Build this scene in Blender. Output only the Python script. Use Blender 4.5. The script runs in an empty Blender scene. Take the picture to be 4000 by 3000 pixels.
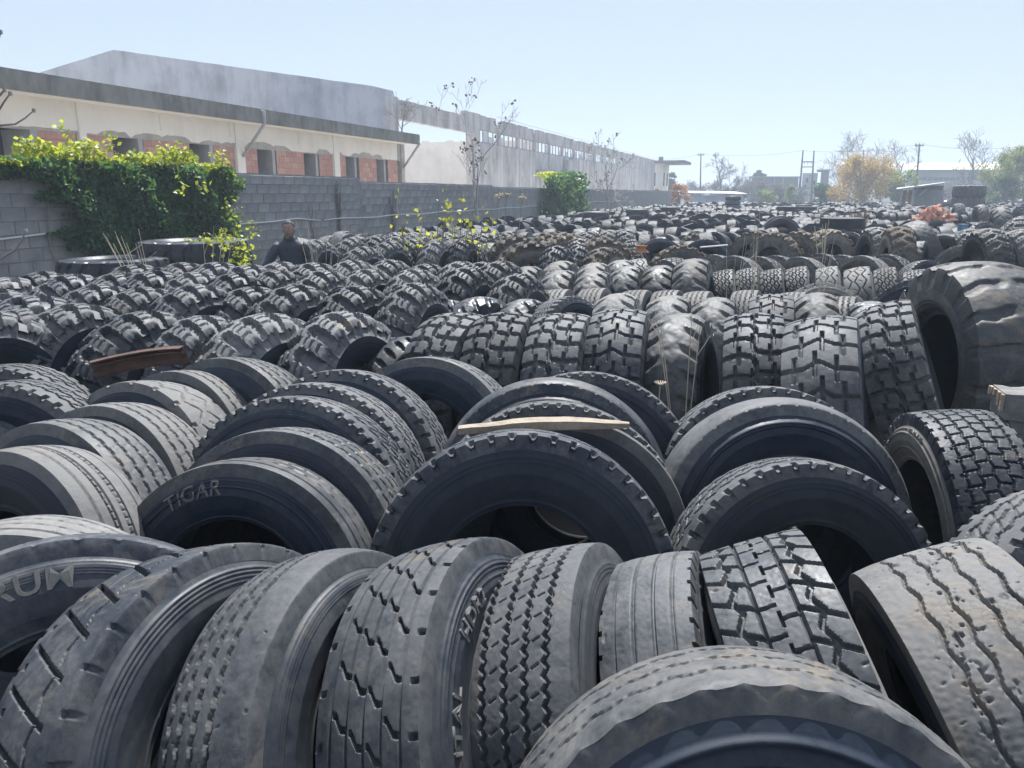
import bpy, math, random
import numpy as np
from mathutils import Vector, Matrix

random.seed(7); np.random.seed(7)
R_ = math.radians
scene = bpy.context.scene
COL = scene.collection

# ------------------------------------------------------------------ camera, sky, sun, exposure
CAM_H = 1.90; PITCH = R_(13.88); FPX = 3011.0          # focal length in pixels of a 4000 x 3000 frame
cam_d = bpy.data.cameras.new('camera'); cam = bpy.data.objects.new('camera', cam_d); COL.objects.link(cam)
cam.location = (0, 0, CAM_H); cam.rotation_euler = (math.pi/2 - PITCH, 0, 0)
cam_d.sensor_fit = 'HORIZONTAL'; cam_d.sensor_width = 36; cam_d.lens = 36*FPX/4000
cam_d.clip_start = 0.05; cam_d.clip_end = 3000
scene.camera = cam

SUN_AZ = R_(10); SUN_EL = R_(57)
world = bpy.data.worlds.new('World'); scene.world = world; world.use_nodes = True
wn = world.node_tree.nodes; wl = world.node_tree.links
sky = wn.new('ShaderNodeTexSky'); sky.sky_type = 'NISHITA'; sky.sun_disc = False
sky.sun_elevation = SUN_EL; sky.sun_rotation = SUN_AZ
sky.altitude = 0; sky.air_density = 1.0; sky.dust_density = 0.3; sky.ozone_density = 3.0
pale = wn.new('ShaderNodeMixRGB'); pale.blend_type = 'MIX'; pale.inputs[0].default_value = 0.54      # thin even spring haze over the whole sky
pale.inputs[2].default_value = (8.9, 10.0, 11.9, 1)
wl.new(sky.outputs[0], pale.inputs[1]); wl.new(pale.outputs[0], wn['Background'].inputs[0]); wn['Background'].inputs[1].default_value = 0.052
sun_d = bpy.data.lights.new('sun', 'SUN'); sun = bpy.data.objects.new('sun', sun_d); COL.objects.link(sun)
sun_d.energy = 5.0; sun_d.angle = R_(0.55); sun_d.color = (1.0, 0.985, 0.96)
sv = Vector((math.sin(SUN_AZ)*math.cos(SUN_EL), math.cos(SUN_AZ)*math.cos(SUN_EL), math.sin(SUN_EL)))
sun.rotation_euler = sv.to_track_quat('Z', 'Y').to_euler()
sun.location = (0, 0, 30)
scene.view_settings.view_transform = 'Standard'; scene.view_settings.look = 'None'
scene.view_settings.exposure = 0.92; scene.view_settings.gamma = 1.0
scene.view_settings.use_curve_mapping = False
scene.render.engine = 'CYCLES'
scene.cycles.use_denoising = True
scene.cycles.use_adaptive_sampling = True; scene.cycles.adaptive_threshold = 0.02
scene.cycles.max_bounces = 5; scene.cycles.diffuse_bounces = 2; scene.cycles.glossy_bounces = 2
scene.cycles.transmission_bounces = 4; scene.cycles.volume_bounces = 0; scene.cycles.transparent_max_bounces = 6
scene.cycles.sample_clamp_indirect = 6

HAZE = 0.0021                                            # density of the air over the yard
# ------------------------------------------------------------------ picture <-> place geometry
FW = Vector((0, math.cos(PITCH), -math.sin(PITCH))); UP = Vector((0, math.sin(PITCH), math.cos(PITCH)))
CAMP = Vector((0, 0, CAM_H))
def ray(px, py):
    return Vector(((px-2000)/FPX, 0, 0)) + UP*(-(py-1500)/FPX) + FW
def on_z(px, py, z):
    d = ray(px, py); return CAMP + d*((z-CAM_H)/d.z)
def on_y(px, py, y):
    d = ray(px, py); return CAMP + d*(y/d.y)
def proj(p):
    v = Vector(p)-CAMP; z = v.dot(FW)
    return 2000+FPX*v.x/z, 1500-FPX*v.dot(UP)/z
WA = R_(18.8)                                            # direction of the long walls, clockwise from +Y
AU = Vector((math.sin(WA), math.cos(WA), 0)); BN = Vector((-math.cos(WA), math.sin(WA), 0))
def ab(a, b, z=0.0): return AU*a + BN*b + Vector((0, 0, z))
def on_b(px, py, b):                                     # point of the plane at distance b left of the yard, as (a, z)
    d = ray(px, py); t = b/d.dot(BN); p = CAMP + d*t
    return p.dot(AU), p.z
def on_a(px, py, a):
    d = ray(px, py); t = a/d.dot(AU); p = CAMP + d*t
    return p.dot(BN), p.z
WALL_ROT = math.pi/2 - WA

# ------------------------------------------------------------------ materials
def mat(name):
    m = bpy.data.materials.new(name); m.use_nodes = True
    nt = m.node_tree; b = nt.nodes['Principled BSDF']
    return m, nt.nodes, nt.links, b
def node(n, t, **kw):
    x = n.new(t)
    for k, v in kw.items():
        if k.startswith('i_'):
            key = k[2:]; key = int(key) if key.isdigit() else key
            x.inputs[key].default_value = v
        else: setattr(x, k, v)
    return x
def ramp(n, stops):
    r = n.new('ShaderNodeValToRGB'); e = r.color_ramp.elements
    e[0].position, e[0].color = stops[0][0], (*stops[0][1], 1)
    e[1].position, e[1].color = stops[1][0], (*stops[1][1], 1)
    for p, c in stops[2:]:
        k = e.new(p); k.color = (*c, 1)
    return r
def simple(name, c, rough=0.8, var=0.25, scale=3.0, bump=0.15, bscale=40, metal=0.0, spec=0.4):
    m, n, l, b = mat(name)
    tc = node(n, 'ShaderNodeTexCoord')
    no = node(n, 'ShaderNodeTexNoise', i_Scale=scale, i_Detail=6.0, i_Roughness=0.62); l.new(tc.outputs['Object'], no.inputs['Vector'])
    lo = tuple(x*(1-var) for x in c); hi = tuple(min(1, x*(1+var)) for x in c)
    r = ramp(n, [(0.3, lo), (0.7, hi)]); l.new(no.outputs[0], r.inputs[0]); l.new(r.outputs[0], b.inputs['Base Color'])
    b.inputs['Roughness'].default_value = rough; b.inputs['Metallic'].default_value = metal
    b.inputs['Specular IOR Level'].default_value = spec
    if bump:
        n2 = node(n, 'ShaderNodeTexNoise', i_Scale=bscale, i_Detail=5.0); l.new(tc.outputs['Object'], n2.inputs['Vector'])
        bp = node(n, 'ShaderNodeBump', i_Strength=bump, i_Distance=0.02); l.new(n2.outputs[0], bp.inputs['Height']); l.new(bp.outputs[0], b.inputs['Normal'])
    return m
def rubber(name, dark, dust, lo, hi, rough, scale=5.0, bstr=0.14, spec=0.5, seed=0.0, mud=0.10, crack=1.0):
    """old rubber: dust in uneven patches, brown mud stains, dry cracks; every object gets its own amount"""
    m, n, l, b = mat(name)
    tc = node(n, 'ShaderNodeTexCoord'); oi = node(n, 'ShaderNodeObjectInfo')
    sh = node(n, 'ShaderNodeVectorMath', operation='ADD'); l.new(tc.outputs['Object'], sh.inputs[0])
    mu = node(n, 'ShaderNodeMath', operation='MULTIPLY', i_1=37.0); l.new(oi.outputs['Random'], mu.inputs[0])
    cb = node(n, 'ShaderNodeCombineXYZ'); l.new(mu.outputs[0], cb.inputs[0]); l.new(mu.outputs[0], cb.inputs[1]); cb.inputs[2].default_value = seed
    l.new(cb.outputs[0], sh.inputs[1])
    def noise(sc, det, ro, dist=0.0):
        x = node(n, 'ShaderNodeTexNoise', i_Scale=sc, i_Detail=det, i_Roughness=ro, i_Distortion=dist); l.new(sh.outputs[0], x.inputs['Vector']); return x.outputs[0]
    def math_(op, a, c, d=None):
        x = node(n, 'ShaderNodeMath', operation=op)
        for i, v in enumerate((a, c, d)):
            if v is None: continue
            if isinstance(v, (int, float)): x.inputs[i].default_value = v
            else: l.new(v, x.inputs[i])
        return x.outputs[0]
    n1 = noise(scale, 6.0, .70, .8); n2 = noise(scale*9, 3.0, .72)
    t = math_('MULTIPLY_ADD', n2, .40, n1); t = math_('ADD', t, math_('MULTIPLY_ADD', oi.outputs['Random'], .30, -.17))
    r = ramp(n, [(lo, dark), (hi, dust)]); l.new(t, r.inputs[0])
    # mud stains
    mr = ramp(n, [(.62-mud*.4, (0, 0, 0)), (.74-mud*.2, (1, 1, 1))]); l.new(noise(scale*.8, 6.0, .75, 1.5), mr.inputs[0])
    mm = node(n, 'ShaderNodeMixRGB'); mm.inputs[2].default_value = (dust[0]*1.2, dust[1]*1.0, dust[2]*.74, 1)
    l.new(math_('MULTIPLY', mr.outputs[0], .8), mm.inputs[0]); l.new(r.outputs[0], mm.inputs[1])
    # fine dry cracks and scuffs
    vo = node(n, 'ShaderNodeTexVoronoi', feature='DISTANCE_TO_EDGE', i_Scale=34.0); dv = node(n, 'ShaderNodeVectorMath', operation='ADD')
    nv = node(n, 'ShaderNodeTexNoise', i_Scale=22.0, i_Detail=2.0); l.new(sh.outputs[0], nv.inputs['Vector'])
    sc_ = node(n, 'ShaderNodeVectorMath', operation='SCALE'); sc_.inputs['Scale'].default_value = .05; l.new(nv.outputs['Color'], sc_.inputs[0])
    l.new(sh.outputs[0], dv.inputs[0]); l.new(sc_.outputs[0], dv.inputs[1]); l.new(dv.outputs[0], vo.inputs['Vector'])
    cr = ramp(n, [(.0, (.45, .45, .45)), (.035, (1, 1, 1))]); l.new(vo.outputs['Distance'], cr.inputs[0])
    ck = ramp(n, [(.52, (0, 0, 0)), (.66, (crack,)*3)]); l.new(noise(4.0, 3.0, .7), ck.inputs[0])
    cm = node(n, 'ShaderNodeMixRGB'); cm.blend_type = 'MULTIPLY'; l.new(ck.outputs[0], cm.inputs[0]); l.new(mm.outputs[0], cm.inputs[1]); l.new(cr.outputs[0], cm.inputs[2])
    hv = node(n, 'ShaderNodeHueSaturation'); l.new(math_('MULTIPLY_ADD', math_('FRACT', math_('MULTIPLY', oi.outputs['Random'], 7.13), 0.0), .46, .76), hv.inputs['Value'])
    l.new(cm.outputs[0], hv.inputs['Color']); l.new(hv.outputs[0], b.inputs['Base Color'])
    rr = ramp(n, [(lo, (rough-0.14,)*3), (hi, (min(1, rough+0.14),)*3)]); l.new(t, rr.inputs[0]); l.new(rr.outputs[0], b.inputs['Roughness'])
    b.inputs['Specular IOR Level'].default_value = spec
    hgt = math_('MULTIPLY_ADD', noise(46.0, 4.0, .7), 1.0, math_('MULTIPLY', math_('MULTIPLY', cr.outputs[0], ck.outputs[0]), .5))
    bp = node(n, 'ShaderNodeBump', i_Strength=bstr, i_Distance=0.006); l.new(hgt, bp.inputs['Height']); l.new(bp.outputs[0], b.inputs['Normal'])
    return m
M = {}
M['tread'] = rubber('worn_tread_rubber', (0.022, 0.028, 0.039), (0.130, 0.131, 0.134), 0.48, 0.92, 0.64, spec=.32)
M['tread_lug'] = rubber('abraded_lug_rubber', (0.034, 0.040, 0.052), (0.175, 0.175, 0.177), 0.46, 0.92, 0.66, spec=.30)
M['tread_far'] = rubber('distant_rubber', (0.017, 0.022, 0.032), (0.080, 0.080, 0.080), 0.50, 0.95, 0.7, scale=1.3, spec=.25)
M['tread_dark'] = rubber('dark_tread_rubber', (0.020, 0.026, 0.036), (0.095, 0.095, 0.097), 0.52, 0.98, 0.52, spec=.36)
M['tread_dusty'] = rubber('dusty_tread_rubber', (0.040, 0.045, 0.053), (0.168, 0.165, 0.161), 0.44, 0.92, 0.64, spec=.32, mud=.2)
M['tread_brown'] = rubber('muddy_tread_rubber', (0.05, 0.048, 0.047), (0.20, 0.178, 0.152), 0.44, 0.92, 0.8, spec=.2, mud=.3)
M['side'] = rubber('sidewall_rubber', (0.008, 0.015, 0.029), (0.036, 0.044, 0.056), 0.50, 1.0, 0.55, scale=3.5, bstr=0.09, spec=.22, mud=.04)
M['side_grey'] = rubber('greyed_sidewall_rubber', (0.019, 0.026, 0.038), (0.095, 0.096, 0.098), 0.48, 0.95, 0.56, scale=3.5, bstr=0.11, spec=.32)
M['side_dusty'] = rubber('dusty_sidewall_rubber', (0.042, 0.045, 0.051), (0.205, 0.195, 0.18), 0.46, 0.95, 0.65, scale=3.5, bstr=0.12, spec=.25, mud=.25)
M['inner'] = rubber('liner_rubber', (0.007, 0.011, 0.018), (0.028, 0.030, 0.033), 0.5, 1.0, 0.6, scale=3.0, bstr=0.08, spec=.15)
M['letter'] = rubber('raised_letter_rubber', (0.05, 0.052, 0.056), (0.14, 0.138, 0.13), 0.4, 0.95, 0.55)
M['chalk'] = simple('chalk', (0.62, 0.56, 0.46), 0.95, 0.15)
# ------------------------------------------------------------------ object helpers
def setp(o, label=None, cat=None, group=None, kind=None):
    if label: o['label'] = label
    if cat: o['category'] = cat
    if group: o['group'] = group
    if kind: o['kind'] = kind
    return o
def link(o, parent=None):
    COL.objects.link(o)
    if parent is not None: o.parent = parent
    return o
def empty(name, loc=(0, 0, 0), rot=(0, 0, 0), **kw):
    o = bpy.data.objects.new(name, None); o.location = loc; o.rotation_euler = rot; o.empty_display_size = 0.2
    link(o); return setp(o, **kw)
def mesh_np(name, V, F, smooth=True):
    """V (n,3) array, F (m,4) or (m,3) int array"""
    me = bpy.data.meshes.new(name); V = np.asarray(V, dtype=np.float32); F = np.asarray(F, dtype=np.int32)
    k = F.shape[1]
    me.vertices.add(len(V)); me.vertices.foreach_set('co', V.ravel())
    me.loops.add(F.size); me.loops.foreach_set('vertex_index', F.ravel())
    me.polygons.add(len(F)); me.polygons.foreach_set('loop_start', np.arange(len(F), dtype=np.int32)*k)
    if smooth: me.polygons.foreach_set('use_smooth', np.ones(len(F), dtype=bool))
    me.update(calc_edges=True); me.validate(); return me
def grid_faces(N, Mc, wrap=True, flip=False):
    i = np.arange(N if wrap else N-1); j = np.arange(Mc-1)
    I, J = np.meshgrid(i, j, indexing='ij'); I2 = (I+1) % N
    a = I*Mc+J; b = I*Mc+J+1; c = I2*Mc+J+1; d = I2*Mc+J
    F = np.stack([a, b, c, d], -1).reshape(-1, 4)
    return F[:, ::-1] if flip else F
class MB:
    def __init__(s): s.v = []; s.f = []
    def add(s, vs, fs):
        o = len(s.v); s.v += [tuple(v) for v in vs]; s.f += [tuple(i+o for i in f) for f in fs]; return s
    def box(s, c, size, mtx=None):
        x, y, z = (k/2 for k in size)
        vs = [Vector((sx*x, sy*y, sz*z)) for sx in (-1, 1) for sy in (-1, 1) for sz in (-1, 1)]
        vs = [(mtx @ v if mtx else v) + Vector(c) for v in vs]
        return s.add(vs, [(0, 1, 3, 2), (4, 6, 7, 5), (0, 4, 5, 1), (2, 3, 7, 6), (0, 2, 6, 4), (1, 5, 7, 3)])
    def obox(s, p, ex, ey, ez):                      # corner p, edge vectors
        p, ex, ey, ez = map(Vector, (p, ex, ey, ez))
        vs = [p+ex*i+ey*j+ez*k for i in (0, 1) for j in (0, 1) for k in (0, 1)]
        return s.add(vs, [(0, 1, 3, 2), (4, 6, 7, 5), (0, 4, 5, 1), (2, 3, 7, 6), (0, 2, 6, 4), (1, 5, 7, 3)])
    def prism(s, pts, d):                            # polygon of 3-D points pushed along d
        n = len(pts); pts = [Vector(p) for p in pts]; d = Vector(d)
        return s.add(pts+[p+d for p in pts], [tuple(range(n-1, -1, -1)), tuple(range(n, 2*n))] + [(i, (i+1) % n, n+(i+1) % n, n+i) for i in range(n)])
    def tube(s, pts, rad, k=6, caps=True):
        pts = [Vector(p) for p in pts]; n = len(pts)
        if not hasattr(rad, '__len__'): rad = [rad]*n
        rings = []; t0 = (pts[1]-pts[0]).normalized()
        u = t0.orthogonal().normalized(); o = len(s.v)
        for i, p in enumerate(pts):
            t = (pts[min(i+1, n-1)]-pts[max(i-1, 0)]).normalized()
            u = (u - t*u.dot(t)); u = u.normalized() if u.length > 1e-6 else t.orthogonal().normalized()
            w = t.cross(u)
            for q in range(k):
                an = 2*math.pi*q/k; s.v.append(tuple(p+(u*math.cos(an)+w*math.sin(an))*rad[i]))
        for i in range(n-1):
            for q in range(k):
                a = o+i*k+q; b = o+i*k+(q+1) % k
                s.f.append((a, b, b+k, a+k))
        if caps:
            s.f.append(tuple(o+q for q in range(k-1, -1, -1))); s.f.append(tuple(o+(n-1)*k+q for q in range(k)))
        return s
    def mesh(s, name, smooth=False):
        me = bpy.data.meshes.new(name); me.from_pydata(s.v, [], s.f); me.update()
        if smooth: me.polygons.foreach_set('use_smooth', [True]*len(me.polygons))
        return me
    def obj(s, name, m, parent=None, smooth=False, **kw):
        me = s.mesh(name, smooth); me.materials.append(m)
        o = bpy.data.objects.new(name, me); link(o, parent); return setp(o, **kw)
def ordinal(i):
    w = ['first', 'second', 'third', 'fourth', 'fifth', 'sixth', 'seventh', 'eighth', 'ninth', 'tenth', 'eleventh', 'twelfth', 'thirteenth', 'fourteenth', 'fifteenth', 'sixteenth', 'seventeenth', 'eighteenth', 'nineteenth', 'twentieth']
    if i < 20: return w[i]
    t = {2: 'twenty', 3: 'thirty', 4: 'forty', 5: 'fifty'}[(i+1)//10]
    return t+'-'+w[(i+1) % 10-1] if (i+1) % 10 else {30: 'thirtieth', 40: 'fortieth', 50: 'fiftieth'}[i+1]

# ------------------------------------------------------------------ tyre shapes
def tri(x): return 4*np.abs(x-np.floor(x+0.5))-1
def frac(x): return x-np.floor(x)
def gr(dist, w, e=0.0025):                            # 1 inside a groove of width w, 0 outside
    return np.clip((w/2-np.abs(dist))/e+0.5, 0, 1)
def per(x, p): return (x/p-np.floor(x/p+0.5))*p       # signed distance to the nearest multiple of p
def vnoise(U, V, cu, cv, rng):                        # smooth value noise, periodic round the tyre
    nu = max(3, int(round(cu))); nv = max(3, int(round(cv)))
    g = rng.random((nu, nv+2)); x = U*nu; y = V*(nv-1)
    i = np.floor(x).astype(int); j = np.clip(np.floor(y).astype(int), 0, nv-1); fx = x-i; fy = np.clip(y-j, 0, 1)
    fx = fx*fx*(3-2*fx); fy = fy*fy*(3-2*fy); i0 = i % nu; i1 = (i+1) % nu
    return (g[i0, j]*(1-fx)+g[i1, j]*fx)*(1-fy)+(g[i0, j+1]*(1-fx)+g[i1, j+1]*fx)*fy
TAU = 2*math.pi
def t_zig4(u, v, L, w, rng, pos=(-.30, -.10, .10, .30), amp=.006, n=64, gw=.012, sipes=True):
    p = L/n; d = np.zeros_like(u)
    for q in pos: d = np.maximum(d, gr(v-q*w-amp*tri(u/p), gw))
    if sipes:
        for q0, q1 in zip(pos[:-1], pos[1:]):
            c = (q0+q1)/2*w
            d = np.maximum(d, 0.5*gr(per(u+0.3*p, 2*p)-0.6*(v-c), .004, .003)*(np.abs(v-c) < 0.035*w))
    return d
def t_rib(u, v, L, w, rng, pos=(-.33, -.12, .10, .30), gw=.007, dep=.45):
    d = np.zeros_like(u)
    for q in pos: d = np.maximum(d, dep*gr(v-q*w, gw, .003))
    return np.maximum(d, gr(per(u, L/44), .012)*(np.abs(v) > .47*w))
def t_ladder(u, v, L, w, rng):                        # fine double lines with rungs
    d = np.zeros_like(u)
    for q in (-.36, .30): d = np.maximum(d, .6*gr(v-q*w, .006, .003))
    for q in (-.10, .10):
        d = np.maximum(d, .8*np.maximum(gr(v-q*w-.008, .005, .003), gr(v-q*w+.008, .005, .003)))
        d = np.maximum(d, .8*gr(per(u, L/110), .005, .003)*(np.abs(v-q*w) < .008))
    return d
def t_drive(u, v, L, w, rng, n=40):                   # blocks with stepped centre
    p = L/n; d = np.maximum(.8*gr(v-.16*w, .007), .8*gr(v+.16*w, .007)); sg = np.sign(v); av = np.abs(v)
    d = np.maximum(d, gr(av-.31*w-.010*tri(u/p), .013))
    lat = gr(per(u+sg*0.55*(av-.16*w)+.25*p*(sg > 0), p), .014)
    d = np.maximum(d, lat*(av > .16*w))
    cen = gr(per(u+.5*p*(v > 0)-.1*v, p), .008, .003)*(av < .16*w)
    return np.maximum(d, np.maximum(cen, gr(v, .006, .003)*(frac(u/p-.25) < .5)*(av < .05*w)))
def t_worndrive(u, v, L, w, rng, n=30, cols=(-.34, -.17, 0.0, .17, .34), slope=.28):
    p = L/n; d = np.zeros_like(u)
    for q in cols: d = np.maximum(d, .55*gr(v-q*w, .005, .003))
    for i, (a, b) in enumerate(zip(cols[:-1], cols[1:])):
        c = (a+b)/2*w
        lat = gr(per(u+slope*(v-c)+p*(.0, .35, .62, .2)[i % 4]+.012*np.clip((v-c)/(.03*w), -1, 1), p), .013)
        d = np.maximum(d, lat*((v > a*w+.008) & (v < b*w-.004)))
    d = np.maximum(d, gr(per(u+.4*p, p), .013)*gr(np.abs(v)-.455*w, .014, .005))
    return d
def t_sparse(u, v, L, w, rng, n=34):                  # nearly worn out, isolated slots
    p = L/n; d = .35*gr(v+.06*w, .005, .003)
    d = np.maximum(d, .8*gr(v-.17*w-.006*tri(u/p), .006, .003))
    for c, o, s, h in ((-.22*w, 0, .5, .045), (.11*w, .45, .5, .05)):
        d = np.maximum(d, gr(per(u+s*(v-c)+o*p, p), .013)*(np.abs(v-c) < h))
    d = np.maximum(d, gr(per(u+.3*p, p), .014)*gr(v+.36*w, .012, .005))
    return np.maximum(d, .6*gr(per(u+.4*p, p), .014)*gr(np.abs(v)-.475*w, .012, .006))
def t_brick(u, v, L, w, rng, n=52):
    p = L/n; z = .004*tri(u/p); d = np.zeros_like(u)
    for q in (-.34, -.17, 0, .17, .34): d = np.maximum(d, gr(v-q*w-z, .007, .003))
    lat = gr(per(u+.16*np.abs(v)+.5*p*(frac(v/(.34*w)) < .5), p), .008, .003)*(np.abs(v) < .34*w)
    d = np.maximum(d, lat)
    d = np.maximum(d, gr(per(u, p), .012)*gr(np.abs(v)-.355*w, .018, .004))
    return np.maximum(d, gr(per(u, p), .018)*(np.abs(v) > .475*w))
def t_rip(u, v, L, w, rng):                           # chewed rib tyre
    n = 30; p = L/n; d = np.zeros_like(u)
    for q in (-.26, -.07, .12, .31): d = np.maximum(d, .8*gr(v-q*w-.006*tri(u/p), .008, .004))
    a = u/L; b = v/w+.5
    ch = vnoise(a, b, 150, 24, rng)+.5*vnoise(a, b, 300, 60, rng)
    m = np.clip((vnoise(a, b, 26, 6, rng)-.55)*6, 0, 1)*(np.abs(v-.02*w) < .36*w)
    return np.maximum(d, np.clip((ch-1.0)*4, 0, .6)*m)
def t_lug(u, v, L, w, rng, n=20, k=.42, fill=.60):    # cleated cross-country tread
    p = L/n; sg = np.where(v >= 0, 1.0, -1.0); av = np.abs(v)
    ph = (u + k*av + .5*p*(sg > 0))/p
    wob = .055*np.sin(v/w*TAU*5.5)+.02*np.sin(v/w*TAU*11+1)
    f = frac(ph+wob*.6); f2 = frac(ph-wob*.6)
    bar = np.clip((np.minimum(f, fill-f)*p)/.005+.5, 0, 1)
    d = 1-bar
    sip = gr(per(av-.02*w, .125*w)+.010*np.sin(ph*TAU), .007, .004)
    d = np.maximum(d, .75*sip*(av < .5*w))
    ctr = (av < .06*w)
    return np.where(ctr, np.minimum(d, np.clip(1-gr(per(u, p/2), p*.30, .01), 0, 1)), d)
def t_block(u, v, L, w, rng, n=28):                   # big square blocks, stepped rows
    p = L/n; st = .32*p*np.clip(v/(.05*w), -1, 1)+.12*p*np.sin(v/w*TAU)
    ph = (u+st)/p; d = gr(per(u+st, p), .030, .005)
    row = np.floor(ph+.5).astype(int) % 2
    for q in (-.30, -.02, .26): d = np.maximum(d, gr(v-(q+.06*row)*w, .019, .005)*1.0)
    return d
def t_mesh(u, v, L, w, rng, n=24):                    # close chevron blocks
    p = L/n; st = .62*np.abs(v)*(np.abs(v) < .2*w)+.62*.2*w*(np.abs(v) >= .2*w)
    ph = (u+st)/p; d = gr(per(u+st, p), .018, .005); row = np.floor(ph+.5).astype(int) % 2
    for q in (-.27, 0.0, .27): d = np.maximum(d, gr(v-(q+.045*(2*row-1))*w, .015, .004))
    return d
def t_wornlug(u, v, L, w, rng, n=20):
    p = L/n; sg = np.where(v >= 0, 1.0, -1.0)
    ph = frac((u+.55*np.abs(v)+.5*p*(sg > 0))/p)
    d = np.clip((ph-.62)/.12, 0, 1)*np.clip((1-ph)/.08, 0, 1)*np.clip((np.abs(v)/w-.10)/.16, 0, 1)
    a = u/L; b = v/w+.5
    return np.clip(d*.95*np.clip(np.abs(v)/w*2.4, 0, 1)+.22*vnoise(a, b, 60, 10, rng)+.16*vnoise(a, b, 150, 24, rng)-.12, 0, 1)
def t_slots(u, v, L, w, rng, n=30):                   # oblique oval slots left and right
    p = L/n; d = np.zeros_like(u)
    for s in (-1, 1):
        c = s*.25*w
        x = per(u+.35*s*(v-c)+(.5*p if s > 0 else 0), p); y = (v-c)
        d = np.maximum(d, np.clip((1-(x/(.22*p))**2-(y/(.21*w))**2)*3, 0, 1))
    return d
def t_zigtruck(u, v, L, w, rng, n=26, pos=(-.33, -.17, 0, .17, .33), amp=.012, gw=.011):
    p = L/n; d = np.zeros_like(u)
    for i, q in enumerate(pos): d = np.maximum(d, gr(v-q*w-amp*tri(u/p+.5*(i % 2)), gw))
    for i in range(len(pos)-1):
        c = (pos[i]+pos[i+1])/2*w
        d = np.maximum(d, .7*gr(per(u+.8*(v-c)+.5*p*(i % 2), p), .008)*(np.abs(v-c) < .07*w))
    return np.maximum(d, gr(per(u, p), .022)*(np.abs(v) > .42*w))
def t_tooth(u, v, L, w, rng, n=46):                   # ribbed centre, notched shoulders
    p = L/n; d = t_zigtruck(u, v, L, w, rng, n=46, pos=(-.22, 0, .22), amp=.007, gw=.009)
    return np.maximum(d*(np.abs(v) < .40*w), gr(per(u, p), .021, .005)*(np.abs(v) > .40*w))
def t_shoulderlug(u, v, L, w, rng, n=44):
    p = L/n; d = np.zeros_like(u)
    for q in (-.12, 0.0, .12, .24, -.24): d = np.maximum(d, gr(v-q*w-.006*tri(u/p), .008, .003))
    return np.maximum(d, gr(per(u-.15*v, p), .034, .006)*(np.abs(v) > .29*w))
def t_scallop(u, v, L, w, rng):
    d = t_zig4(u, v, L, w, rng, pos=(-.25, 0, .25), amp=.005, n=40, gw=.008, sipes=False)
    return np.maximum(d, .6*(.5+.5*np.cos(u/L*TAU*40))**.6*np.clip((np.abs(v)/w-.45)/.05, 0, 1))
def t_bars(u, v, L, w, rng, n=19):                    # eroded cross bars of a loader tyre
    p = L/n; a = u/L; b = v/w+.5; wob = (.16*(vnoise(a, b, 40, 6, rng)-.5)+.10*(vnoise(a, b, 120, 16, rng)-.5))*p
    sg = np.where(v >= 0, 1.0, -1.0)
    ph = frac((u+wob+.12*np.abs(v))/p)
    g = np.clip((ph-.60)/.10, 0, 1)*np.clip((1-ph)/.08, 0, 1)
    g = g*np.clip((np.abs(v)/w-.02)/.10, 0.15, 1)
    return np.clip(g+.05*vnoise(a, b, 110, 20, rng)+.05*(vnoise(a, b, 240, 60, rng) > .8), 0, 1)
def t_smooth(u, v, L, w, rng):
    d = np.zeros_like(u)
    for q in (-.2, .2): d = np.maximum(d, .4*gr(v-q*w, .008, .004))
    return d
class Tyre: pass
KINDS = {}
def sidewall_profile(k):
    """list of (r, w) from shoulder to bead, with moulded rings"""
    r0 = k.R-k.crown-k.butt; w0 = k.Wt/2+k.flare; r1 = k.rim; W2 = k.W/2
    t = np.linspace(0, 1, k.sc); r = r0+(r1-r0)*t
    bul = np.interp(t, [0, .12, .42, .72, .9, 1], [w0, w0+(W2-w0)*.55, W2, W2-(W2-k.wb)*.42, k.wb+.006, k.wb])
    for c, h in k.rings:                             # moulded rings (position, height)
        bul = bul + h*np.exp(-((t-c)/(.018 if h < .009 else .05))**2)
    return r, bul
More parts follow.
